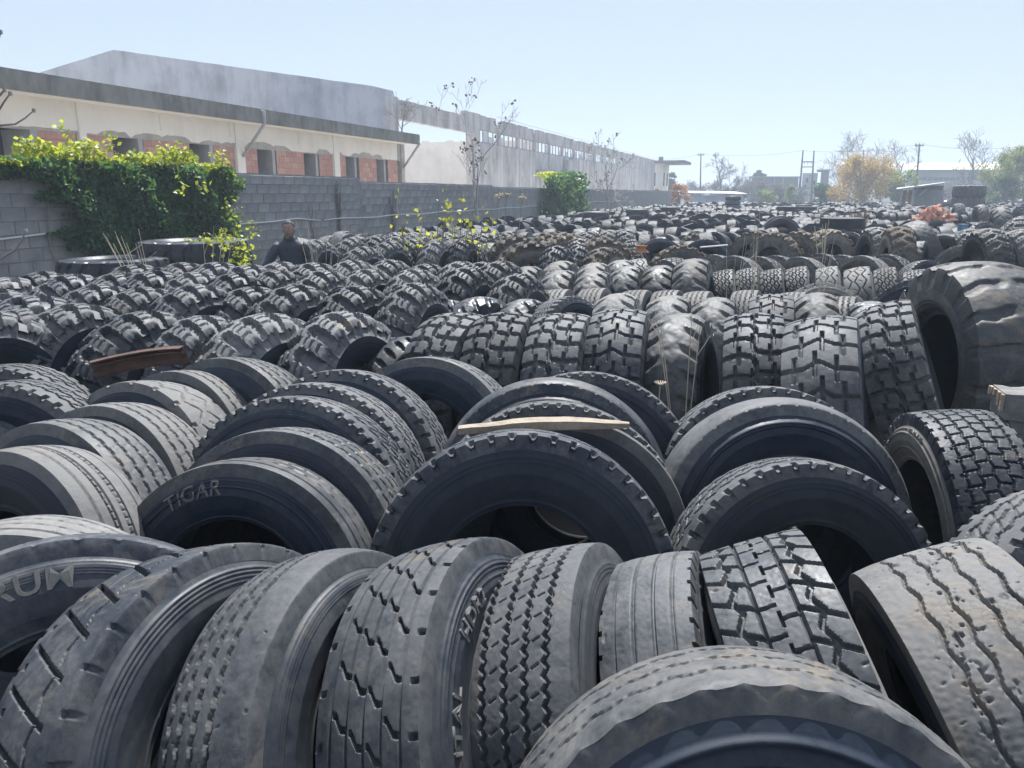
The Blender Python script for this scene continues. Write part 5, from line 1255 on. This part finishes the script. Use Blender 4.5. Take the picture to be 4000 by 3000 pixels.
# poles and cables
WOODP = simple('tarred_pole', (.11, .095, .085), .9, .2)
def pole(x, yt, xb, yd, label, lean_x=0):
    t = at(x, yt, yd); b = at(xb, 790, yd); root = empty('utility_pole', (b.x, yd, 0), label=label, cat='pole')
    MB().tube([(0, 0, 0), (t.x-b.x, 0, t.z)], [.17, .11], 8).obj('shaft', WOODP, root, True)
    MB().box((t.x-b.x, 0, t.z-.25), (1.3, .12, .14)).obj('crossarm', WOODP, root)
    for s in (-.55, 0, .55): MB().tube([(t.x-b.x+s, 0, t.z-.18), (t.x-b.x+s, 0, t.z+.12)], .06, 6).obj('insulator', M['jamb'], root)
    return t
t1 = pole(2738, 600, 2735, 150, 'single wooden utility pole right of the warehouse tower')
root = empty('utility_pole', (at(3140, 790, 140).x, 140, 0), label='double H-frame wooden utility pole in the background', cat='pole'); ox = root.location.x
for (xt, yt), xb in (((3137, 587), 3120), ((3180, 588), 3168)):
    t = at(xt, yt, 140); b = at(xb, 790, 140); MB().tube([(b.x-ox, 0, 0), (t.x-ox, 0, t.z)], [.2, .13], 8).obj('shaft', WOODP, root, True)
for yy in (632, 652, 735, 760):
    a_ = at(3133 if yy < 700 else 3125, yy, 140); b_ = at(3177 if yy < 700 else 3172, yy, 140); MB().tube([(a_.x-ox, -.1, a_.z), (b_.x-ox, -.1, b_.z)], .09, 6).obj('crossbar', WOODP, root)
for xx in (3142, 3155, 3168):
    a_ = at(xx, 634, 140); MB().tube([(a_.x-ox, -.1, a_.z), (a_.x-ox, -.1, a_.z-.35)], .06, 6).obj('insulator', M['jamb'], root)
t3 = pole(3592, 562, 3575, 120, 'leaning wooden utility pole by the far grey hall')
t4 = pole(3373, 585, 3372, 160, 'short wooden utility pole behind the yellow willow')
CAB = simple('cable', (.10, .10, .11), .6, .1, 1, 0)
def cable(pts, label):
    P = []
    for (x0, y0, d0), (x1, y1, d1) in zip(pts[:-1], pts[1:]):
        a_, b_ = at(x0, y0, d0), at(x1, y1, d1)
        for i in range(9): t = i/9; P.append(a_.lerp(b_, t)-Vector((0, 0, 1.2*4*t*(1-t)*.5)))
    P.append(at(*pts[-1])); MB().tube(P, .022, 4).obj('power_cable', CAB, label=label, cat='cable')
cable([(2530, 616, 190), (2738, 601, 150), (3137, 588, 140), (3592, 563, 120), (4060, 566, 105)], 'long power cable strung across the sky between the poles')
# ruined frame building and taller block
root = empty('ruined_frame_building', (0, 0, 0), label='unfinished grey concrete frame building behind the thicket', cat='building')
DK = simple('dark_grey_blocks', (.20, .20, .21), .9, .2, .4, 0)
fbox('wall', 2930, 3120, 692, 800, 152, 8, DK, root, zb=0); fbox('roof_edge', 2925, 3126, 689, 692, 151.9, 8.4, FARW, root, zb=at(2930, 692.5, 151.9).z)
for x in (2980, 3020, 3055, 3118): fbox('column', x, x+4, 691, 800, 151.6, .3, FARW, root, zb=0)
fbox('slab', 2930, 3120, 738, 742, 151.7, .2, FARW, root, zb=at(2930, 742, 151.7).z)
root = empty('ruined_tower_block', (0, 0, 0), label='taller pale and grey ruined block behind the H-frame pole', cat='building')
fbox('wall', 3125, 3195, 676, 800, 156, 8, simple('pale_far_wall', (.56, .53, .51), .9, .15, .4, 0), root, zb=0); fbox('side_wall', 3196, 3240, 668, 800, 155, 9, DK, root, zb=0)
fbox('roof', 3190, 3242, 662, 667, 154.8, 9.4, FARW, root, zb=at(3190, 667, 154.8).z)
for x, y0, y1 in ((3148, 695, 712), (3176, 705, 722), (3140, 722, 736)): fbox('window', x, x+9, y0, y1, 155.9, .12, M['void'], root, zb=at(x, y1, 155.9).z)
# far hall with yellow roof
root = empty('far_hall', (0, 0, 0), label='long grey far hall with pale yellow roof on the right', cat='building')
fbox('wall', 3530, 3990, 663, 800, 165, 12, FARW, root, zb=0); 
p = at(3430, 662, 163); q = at(4020, 662, 163); w2 = at(3430, 636, 185)
MB().add([(p.x, 163, p.z), (q.x, 163, q.z), (q.x+6, 185, w2.z), (p.x-2, 185, w2.z)], [(0, 1, 2, 3)]).obj('roof', simple('pale_yellow_sheet', (.52, .47, .34), .7, .08, .3, 0), root)
fbox('window_band', 3560, 3900, 692, 704, 164.9, .12, M['void'], root, zb=at(3530, 704, 164.9).z)
for x in range(3575, 3900, 22): fbox('mullion', x, x+4, 691, 705, 164.8, .1, FARW, root, zb=at(x, 705, 164.8).z)
# tin shed with reddish door
root = empty('tin_shed', (0, 0, 0), label='ramshackle shed with slanting tin roof and faded red doors', cat='shed'); yd = 62
RED = simple('faded_red_sheet', (.33, .13, .11), .7, .25, 2, 0); GRY = simple('grey_sheet', (.27, .28, .30), .7, .2, 1.5, 0)
fbox('wall', 3566, 3688, 742, 815, yd+.4, 4, GRY, root, zb=0)
for x0, x1 in ((3520, 3541), (3543, 3564)): fbox('door', x0, x1, 742, 815, yd, .08, RED, root, zb=0)
fbox('post', 3517, 3520, 738, 815, yd-.05, .1, WHT, root, zb=0); fbox('post', 3564, 3567, 738, 815, yd-.05, .1, WHT, root, zb=0)
fbox('upper_wall', 3570, 3686, 725, 741, yd+.6, 3.5, simple('dark_net', (.16, .15, .16), .9, .3, 2, 0), root, zb=at(3566, 741, yd+.6).z)
a_, b_ = at(3502, 738, yd-1), at(3690, 713, yd-1)
ks = (yd+5)/(yd-1)
MB().add([(a_.x, yd-1, a_.z), (b_.x, yd-1, b_.z), (b_.x*ks, yd+5, b_.z+.12), (a_.x*ks, yd+5, a_.z+.12), (a_.x, yd-1, a_.z-.09), (b_.x, yd-1, b_.z-.12), (b_.x*ks, yd+5, b_.z+.0), (a_.x*ks, yd+5, a_.z+.03)], [(0, 1, 2, 3), (4, 7, 6, 5), (0, 4, 5, 1), (1, 5, 6, 2), (0, 3, 7, 4), (2, 6, 7, 3)]).obj('roof', simple('tin_roof', (.38, .38, .39), .5, .2, 1.2, 0, metal=.2), root)
for (x0, y0), (x1, y1) in (((3571, 755), (3585, 737)), ((3590, 765), (3620, 738))): MB().tube([at(x0, y0, yd-.3), at(x1, y1, yd-.3)], .05, 5).obj('brace', WHT, root)
# parked white car, mostly hidden
cx = at(3708, 790, 68).x; root = empty('parked_car', (cx, 68, 0), (0, 0, R_(200)), label='white car parked beyond the tyres right of the tin shed', cat='car')
CW = simple('white_car_paint', (.72, .73, .74), .3, .03, 1, 0, spec=.6); GL = simple('car_glass', (.04, .05, .06), .15, .1, 1, 0)
def loft(secs): 
    mb = MB(); n_ = len(secs[0]); V = [v for s_ in secs for v in s_]; F = [tuple(range(n_-1, -1, -1)), tuple(range((len(secs)-1)*n_, len(secs)*n_))]
    for i in range(len(secs)-1):
        for j in range(n_): F.append((i*n_+j, i*n_+(j+1) % n_, (i+1)*n_+(j+1) % n_, (i+1)*n_+j))
    return mb.add(V, F)
def sec(x, w, z0, z1): return [(x, -w, z0), (x, w, z0), (x, w+.03, (z0+z1)/2), (x, w-.05, z1), (x, -w+.05, z1), (x, -w-.03, (z0+z1)/2)]
loft([sec(-2.1, .70, .35, .78), sec(-1.9, .80, .28, .92), sec(-.8, .82, .25, .96), sec(.9, .82, .25, .93), sec(1.7, .80, .28, .82), sec(2.1, .68, .35, .66)]).obj('body', CW, root, True)
loft([sec(-1.75, .66, .90, 1.02), sec(-1.2, .66, .92, 1.42), sec(.3, .66, .92, 1.45), sec(1.15, .66, .90, .96)]).obj('cabin', GL, root, True)
loft([sec(-1.2, .58, 1.40, 1.46), sec(.3, .58, 1.43, 1.49)]).obj('roof', CW, root)
for x in (-1.3, 1.3):
    for s in (-1, 1):
        w_ = MB().tube([(x, s*.62, .31), (x, s*.82, .31)], .31, 16).obj('wheel', M['inner'], root, True); MB().tube([(x, s*.825, .31), (x, s*.835, .31)], .18, 12).obj('hub', M['jamb'], w_)
for s in (-.5, .5):
    MB().box((2.06, s, .62), (.06, .3, .12)).obj('headlight', M['glass'], root); MB().box((-2.05, s, .72), (.06, .28, .12)).obj('tail_light', RED, root)

# ------------------------------------------------------------------ background trees and bushes
def crown_tree(px, py_top, py_bot, width_px, yd, m, seed, label, n=5000, size=.22, trunk=True, name='tree', fill=.55, cat='tree', droop=0, bark='bark_far', low=.15, group=None):
    rn = np.random.default_rng(seed); b = at(px, py_bot, yd); t = at(px, py_top, yd); H_ = t.z; W_ = width_px/FPX*yd
    root = empty(name, (b.x, yd, 0), label=label, cat=cat, group=group)
    lobes = []; 
    for i in range(26):
        u = rn.random(); z = H_*(low+(1-low)*u**.8); rad = W_/2*math.sqrt(max(.02, 1-((z/H_-.52)/.50)**2))*rn.random()**.5
        an = rn.random()*TAU; lobes.append((rad*math.cos(an), rad*.8*math.sin(an), min(z, H_*.93), (.10+.12*rn.random())*W_))
    tr = MB(); 
    if trunk: tr.tube([(0, 0, 0), (.05*W_, 0, H_*.3), (0, 0, H_*.7)], [.035*H_, .025*H_, .01*H_], 7)
    for lx, ly, lz, lr in lobes: tr.tube([(0, 0, lz*.35), (lx*.5, ly*.5, lz*.72), (lx, ly, lz)], [.012*H_, .008*H_, .004*H_], 4)
    tr.obj('trunk', M[bark], root, True)
    P = []
    per_ = n//len(lobes)
    for lx, ly, lz, lr in lobes:
        q = rn.normal(size=(per_, 3)); q /= np.linalg.norm(q, axis=1)[:, None]; q *= (rn.random(per_)**.5)[:, None]*lr
        q[:, 2] -= droop*rn.random(per_)*lr*2; P.append(q+np.array([lx, ly, lz]))
    P = np.concatenate(P); P = P[(P[:, 2] > .1)]
    leaves(P, size, rn, 'crown', m, root, kind=None)
    return root
crown_tree(3365, 604, 790, 250, 96, M['willow'], 1, 'round yellow orange willow in blossom, background right', n=15000, size=.17, droop=.5)
crown_tree(3510, 680, 795, 170, 100, M['green'], 2, 'fresh green bush right of the yellow willow', n=7000, size=.2, name='bush', cat='bush')
crown_tree(3215, 730, 795, 110, 98, M['green_dk'], 3, 'dark green bush left of the yellow willow', n=4500, size=.2, name='bush', cat='bush')
crown_tree(3925, 600, 790, 210, 92, M['green_lt'], 4, 'loose green tree at the right edge', n=9000, size=.17)
crown_tree(4010, 560, 790, 190, 96, M['green_lt'], 5, 'taller green tree cut by the right edge', n=9000, size=.18)
crown_tree(3915, 690, 800, 110, 88, M['green_dk'], 6, 'darker shrub under the loose green tree', n=3500, size=.18, name='bush', cat='bush')
crown_tree(2650, 722, 800, 80, 86, M['orange_lf'], 7, 'orange shrub at the end of the block wall', n=3000, size=.14, name='bush', cat='bush')
crown_tree(2565, 735, 775, 30, 76, M['orange_lf'], 8, 'small faded shrub on top of the wall end', n=700, size=.12, name='bush', cat='bush')
crown_tree(2960, 664, 790, 55, 170, M['green_dk'], 9, 'dark conifer peeking over the frame building', n=3000, size=.3)
crown_tree(2615, 673, 790, 60, 150, M['green_dk'], 10, 'bluish evergreen just right of the stair tower', n=1800, size=.3)
GT = 'grey leafless thicket in the background'
for i, (x, yt, w, yd) in enumerate(((2700, 712, 120, 150), (2790, 715, 110, 150), (2900, 690, 110, 130), (2960, 715, 120, 126), (3040, 725, 110, 126), (3110, 740, 90, 124), (3290, 640, 160, 175), (3640, 735, 130, 120), (3720, 722, 140, 118), (3800, 730, 130, 118), (2850, 735, 90, 120))):
    crown_tree(x, yt, 795, w, yd, M['twiggy'], 20+i, f'grey leafless thicket bush, {ordinal(i)} counted along the background', n=3600, size=.16, name='bush', cat='bush', group=GT)
crown_tree(2990, 740, 795, 70, 112, M['green'], 40, 'pale green bush in the thicket before the frame building', n=2200, size=.18, name='bush', cat='bush')
crown_tree(3085, 725, 790, 45, 118, M['green'], 41, 'small green bush before the frame building corner', n=1500, size=.18, name='bush', cat='bush')
for i, (x, yt, yd, sd, lb) in enumerate(((2820, 596, 140, 61, 'thin birch-like bare tree right of the single pole'), (3310, 515, 150, 62, 'tall bare tree behind the yellow willow'), (3505, 540, 150, 63, 'bare tree left of the leaning pole'), (3440, 590, 155, 64, 'smaller bare tree between the willow and the leaning pole'), (3790, 505, 130, 65, 'tall spreading bare tree before the far hall'))):
    p = at(x, 790, yd); branch_tree(Vector((p.x, yd, 0)), at(x, yt, yd).z*1.02, sd, levels=4, spread=.75, trunk_r=.28, upcurve=.30, split=(3, 5), label=lb, group='bare background trees', bark='bark_far', first=.22, shrink=.62, thin=.028, seg=3)
# far line of woods along the horizon
P = []; rn = np.random.default_rng(5)
for i in range(9000):
    x = -40+420*rn.random(); h = 4.5+2.5*math.sin(x*.05)+1.5*math.sin(x*.21); P.append((x, 330+20*rn.random(), h*rn.random()**.7))
leaves(np.array(P), 1.3, rn, 'far_woods', M['twiggy'], None, label='hazy line of far woods on the horizon', cat='woods', kind='stuff')
# ------------------------------------------------------------------ the man by the wall
def skin_body(name, verts, edges, radii, m, parent=None, root_i=0, sub=2):
    me = bpy.data.meshes.new(name); me.from_pydata(verts, edges, []); me.update(); me.materials.append(m)
    o = bpy.data.objects.new(name, me); link(o, parent)
    md = o.modifiers.new('skin', 'SKIN'); md.use_smooth_shade = True
    if not me.skin_vertices: 
        bpy.context.view_layer.objects.active = o; 
    for i, r_ in enumerate(radii):
        sv_ = me.skin_vertices[0].data[i]; sv_.radius = r_ if hasattr(r_, '__len__') else (r_, r_); sv_.use_root = (i == root_i)
    s2 = o.modifiers.new('sub', 'SUBSURF'); s2.levels = sub; s2.render_levels = sub
    return o
SKIN = simple('skin', (.30, .20, .165), .55, .1, 8, 0); JKT = simple('navy_jacket', (.050, .060, .085), .7, .25, 6, .3, 40); TRS = simple('dark_trousers', (.035, .037, .045), .8, .2, 6, .2, 40)
HAIR = simple('greying_hair', (.055, .05, .047), .7, .4, 30, .4, 120); STUB = simple('stubble', (.17, .115, .09), .8, .2, 30, 0); SHOE = simple('dark_shoe', (.03, .028, .027), .6, .2)
mx = (1122-2000)/3101*10.5
# local frame: x right in the picture, y away from the viewer, z up; leaning forward and to the left
J = dict(pel=(0, .10, .93), spine=(0.0, .06, 1.12), chest=(.0, .0, 1.29), neck=(.005, -.05, 1.405), lsh=(.190, .0, 1.285), rsh=(-.190, .0, 1.275), lel=(.262, .04, 1.09), rel=(-.315, -.05, 1.07), lwr=(.245, -.10, .90), rwr=(-.42, -.18, .92),
         lhip=(.10, .10, .90), rhip=(-.10, .10, .90), lkn=(.11, .06, .50), rkn=(-.12, .02, .50), lan=(.12, .14, .09), ran=(-.13, .10, .09), lto=(.13, -.05, .04), rto=(-.14, -.10, .04), head0=(.005, -.06, 1.45), head1=(.005, -.07, 1.54), head2=(.005, -.055, 1.60))
PB = skin_body('person', [J['pel'], J['spine'], J['chest'], J['neck'], J['head0'], J['head1'], J['head2'], J['lsh'], J['lel'], J['lwr'], J['rsh'], J['rel'], J['rwr'], J['lhip'], J['lkn'], J['lan'], J['lto'], J['rhip'], J['rkn'], J['ran'], J['rto']],
   [(0, 1), (1, 2), (2, 3), (3, 4), (4, 5), (5, 6), (2, 7), (7, 8), (8, 9), (2, 10), (10, 11), (11, 12), (0, 13), (13, 14), (14, 15), (15, 16), (0, 17), (17, 18), (18, 19), (19, 20)],
   [(.08, .06), (.05, .045), (.05, .045), (.050, .055), (.065, .085), (.078, .098), (.070, .088), .040, .035, .028, .040, .035, .028, .085, .055, .040, .035, .085, .055, .040, .035], SKIN)
PB.location = (mx, 10.5, .0); PB.scale = (.965, .965, .955); setp(PB, label='man in a dark jacket standing among the tyres by the wall', cat='person')
jk = MB(); rj = np.random.default_rng(3); KJ = 28
secs = [(.84, 0, .10, .195, .145), (.90, 0, .095, .192, .14), (.95, 0, .09, .186, .136), (1.02, 0, .075, .180, .130), (1.08, 0, .06, .180, .130), (1.13, 0, .045, .183, .131), (1.18, 0, .03, .186, .131), (1.225, 0, .012, .188, .128), (1.262, 0, 0, .184, .122), (1.292, 0, -.01, .172, .113), (1.318, 0, -.018, .150, .102), (1.342, 0, -.028, .122, .090), (1.365, 0, -.036, .094, .080), (1.385, .002, -.042, .074, .072), (1.41, .004, -.047, .068, .068)]
V = []; F = []
for i, (z, cx_, cy_, rx, ry) in enumerate(secs):
    for j in range(KJ):
        t = TAU*j/KJ; f = 1+.035*math.sin(3*t+i*1.3)*math.sin(i*.9)+.02*rj.normal()*(i < 11); V.append((cx_+rx*f*math.cos(t), cy_+ry*f*math.sin(t), z))
for i in range(len(secs)-1):
    for j in range(KJ): F.append((i*KJ+j, i*KJ+(j+1) % KJ, (i+1)*KJ+(j+1) % KJ, (i+1)*KJ+j))
jk.add(V, F)
for sh, mid_, el, wr in (((.150, -.005, 1.278), (.232, .02, 1.19), J['lel'], (.246, -.085, .925)), ((-.150, -.005, 1.272), (-.240, -.02, 1.18), J['rel'], (-.41, -.17, .94))):
    P = [Vector(sh)]+[Vector(sh).lerp(Vector(mid_), .5)+Vector((0, 0, .022)), Vector(mid_)]+[Vector(mid_).lerp(Vector(el), t) for t in (.33, .66, 1)]+[Vector(el).lerp(Vector(wr), t) for t in (.25, .5, .75, 1)]
    jk.tube(P, [.074, .076, .072, .070, .064, .064, .058, .060, .052, .050], 12)
jk.obj('jacket', JKT, PB, True)
tr_ = skin_body('trousers', [J['pel'], J['lhip'], J['lkn'], (.12, .13, .14), J['rhip'], J['rkn'], (-.13, .09, .14)], [(0, 1), (1, 2), (2, 3), (0, 4), (4, 5), (5, 6)], [(.165, .125), .105, .075, .06, .105, .075, .06], TRS, PB)
for s, k_ in ((1, 'l'), (-1, 'r')):
    a_ = Vector(J[k_+'an']); b_ = Vector(J[k_+'to']); MB().tube([a_+Vector((0, .08, -.045)), a_+Vector((0, 0, -.03)), b_], [.045, .055, .035], 8).obj('shoe', SHOE, PB, True)
# hands: palm, four fingers and thumb
for wr, dr, sx in ((J['lwr'], Vector((-.02, -.05, -.99)), 1), (J['rwr'], Vector((-.25, -.35, -.9)), -1)):
    w_ = Vector(wr); d_ = dr.normalized(); sd = Vector((0, 1, 0)).cross(d_).normalized(); fw = d_.cross(sd)
    vs = [w_, w_+d_*.045, w_+d_*.085]; es = [(0, 1), (1, 2)]; rs = [(.026, .020), (.036, .018), (.036, .016)]
    for f, (off, ln) in enumerate(((-.027, .070), (-.009, .080), (.009, .076), (.027, .062))):
        b0 = len(vs); vs += [w_+d_*.09+sd*off, w_+d_*(.09+ln*.5)+sd*off*1.1+fw*.012, w_+d_*(.09+ln*.9)+sd*off*1.1+fw*.035]; es += [(2, b0), (b0, b0+1), (b0+1, b0+2)]; rs += [.0095, .0085, .0075]
    b0 = len(vs); vs += [w_+d_*.035-sd*.035+fw*.01, w_+d_*.07-sd*.055+fw*.025]; es += [(1, b0), (b0, b0+1)]; rs += [.011, .009]
    skin_body('hand', [tuple(v) for v in vs], es, rs, SKIN, PB, sub=1)
def blob(name, c, s, m, parent, jit=0, seed=1, rot=None, cut=None, n=14):
    rb = random.Random(seed); V = []; F = []
    for i in range(n+1):
        th = math.pi*i/n
        for j in range(2*n):
            ph = TAU*j/(2*n); k_ = 1+rb.uniform(-jit, jit); v = Vector((s[0]*math.sin(th)*math.cos(ph)*k_, s[1]*math.sin(th)*math.sin(ph)*k_, s[2]*math.cos(th)*k_))
            if cut: v = cut(v)
            V.append(Vector(c)+(rot @ v if rot else v))
    for i in range(n):
        for j in range(2*n): F.append((i*2*n+j, (i+1)*2*n+j, (i+1)*2*n+(j+1) % (2*n), i*2*n+(j+1) % (2*n)))
    return MB().add(V, F).obj(name, m, parent, True)
HC = Vector((.005, -.065, 1.50))
def face(v):                                          # ellipsoid pushed into a face: jaw, brow, flat cheeks
    if v.y < 0 and v.z < 0: v.x *= 1+.28*v.z/.12
    if v.y < -.05: v.y *= .96
    return v
blob('head', HC, (.079, .098, .122), SKIN, PB, 0, 1, cut=face)
blob('nose', HC+Vector((0, -.100, -.008)), (.014, .020, .026), SKIN, PB, 0, 2, n=8)
blob('chin', HC+Vector((0, -.068, -.098)), (.034, .028, .024), SKIN, PB, .03, 3, n=8)
for s in (-1, 1):
    blob('ear', HC+Vector((s*.081, .005, -.004)), (.012, .022, .033), SKIN, PB, 0, 4, n=8)
    e_ = blob('eye', HC+Vector((s*.030, -.086, .016)), (.011, .008, .005), simple('eye_white', (.6, .58, .55), .3, .05), PB, 0, 5, n=8)
    blob('iris', HC+Vector((s*.030, -.0925, .016)), (.005, .003, .005), SHOE, e_, 0, 6, n=6)
    blob('eyebrow', HC+Vector((s*.031, -.090, .036)), (.017, .006, .003), HAIR, PB, .1, 7, n=6)
MB().box(HC+Vector((0, -.094, -.055)), (.040, .012, .007)).obj('mouth', simple('lips', (.26, .12, .10), .5, .1), PB)
blob('beard', HC+Vector((0, -.050, -.086)), (.056, .050, .030), STUB, PB, .04, 8, n=10)
def cap_cut(v):                                       # hairline: high over the brow, low at the nape
    zm = -.045+.115*min(1, max(0, (.055-v.y)/.11))
    return Vector((v.x*.82, v.y*.82, zm)) if v.z < zm else v
blob('hair', HC+Vector((0, .006, .012)), (.085, .101, .119), HAIR, PB, .015, 9, cut=cap_cut, n=22)
MB().tube([HC+Vector((.058*math.cos(t), .035+.062*math.sin(t)-.02, -.118+.012*math.sin(t))) for t in np.linspace(0, TAU, 14)], .028, 8).obj('collar', JKT, PB, True)

# ------------------------------------------------------------------ thin spring haze over the whole place
hz_m = bpy.data.materials.new('haze'); hz_m.use_nodes = True; hn = hz_m.node_tree.nodes; hl = hz_m.node_tree.links
hn.remove(hn['Principled BSDF']); pv = hn.new('ShaderNodeVolumePrincipled'); pv.inputs['Density'].default_value = HAZE
pv.inputs['Color'].default_value = (.74, .86, 1.0, 1); pv.inputs['Anisotropy'].default_value = .2
hl.new(pv.outputs[0], hn['Material Output'].inputs['Volume'])
MB().box((100, 520, 9.1), (1640, 1200, 20.2)).obj('haze', hz_m, kind='stuff', label='thin pale spring haze over the yard', cat='haze')
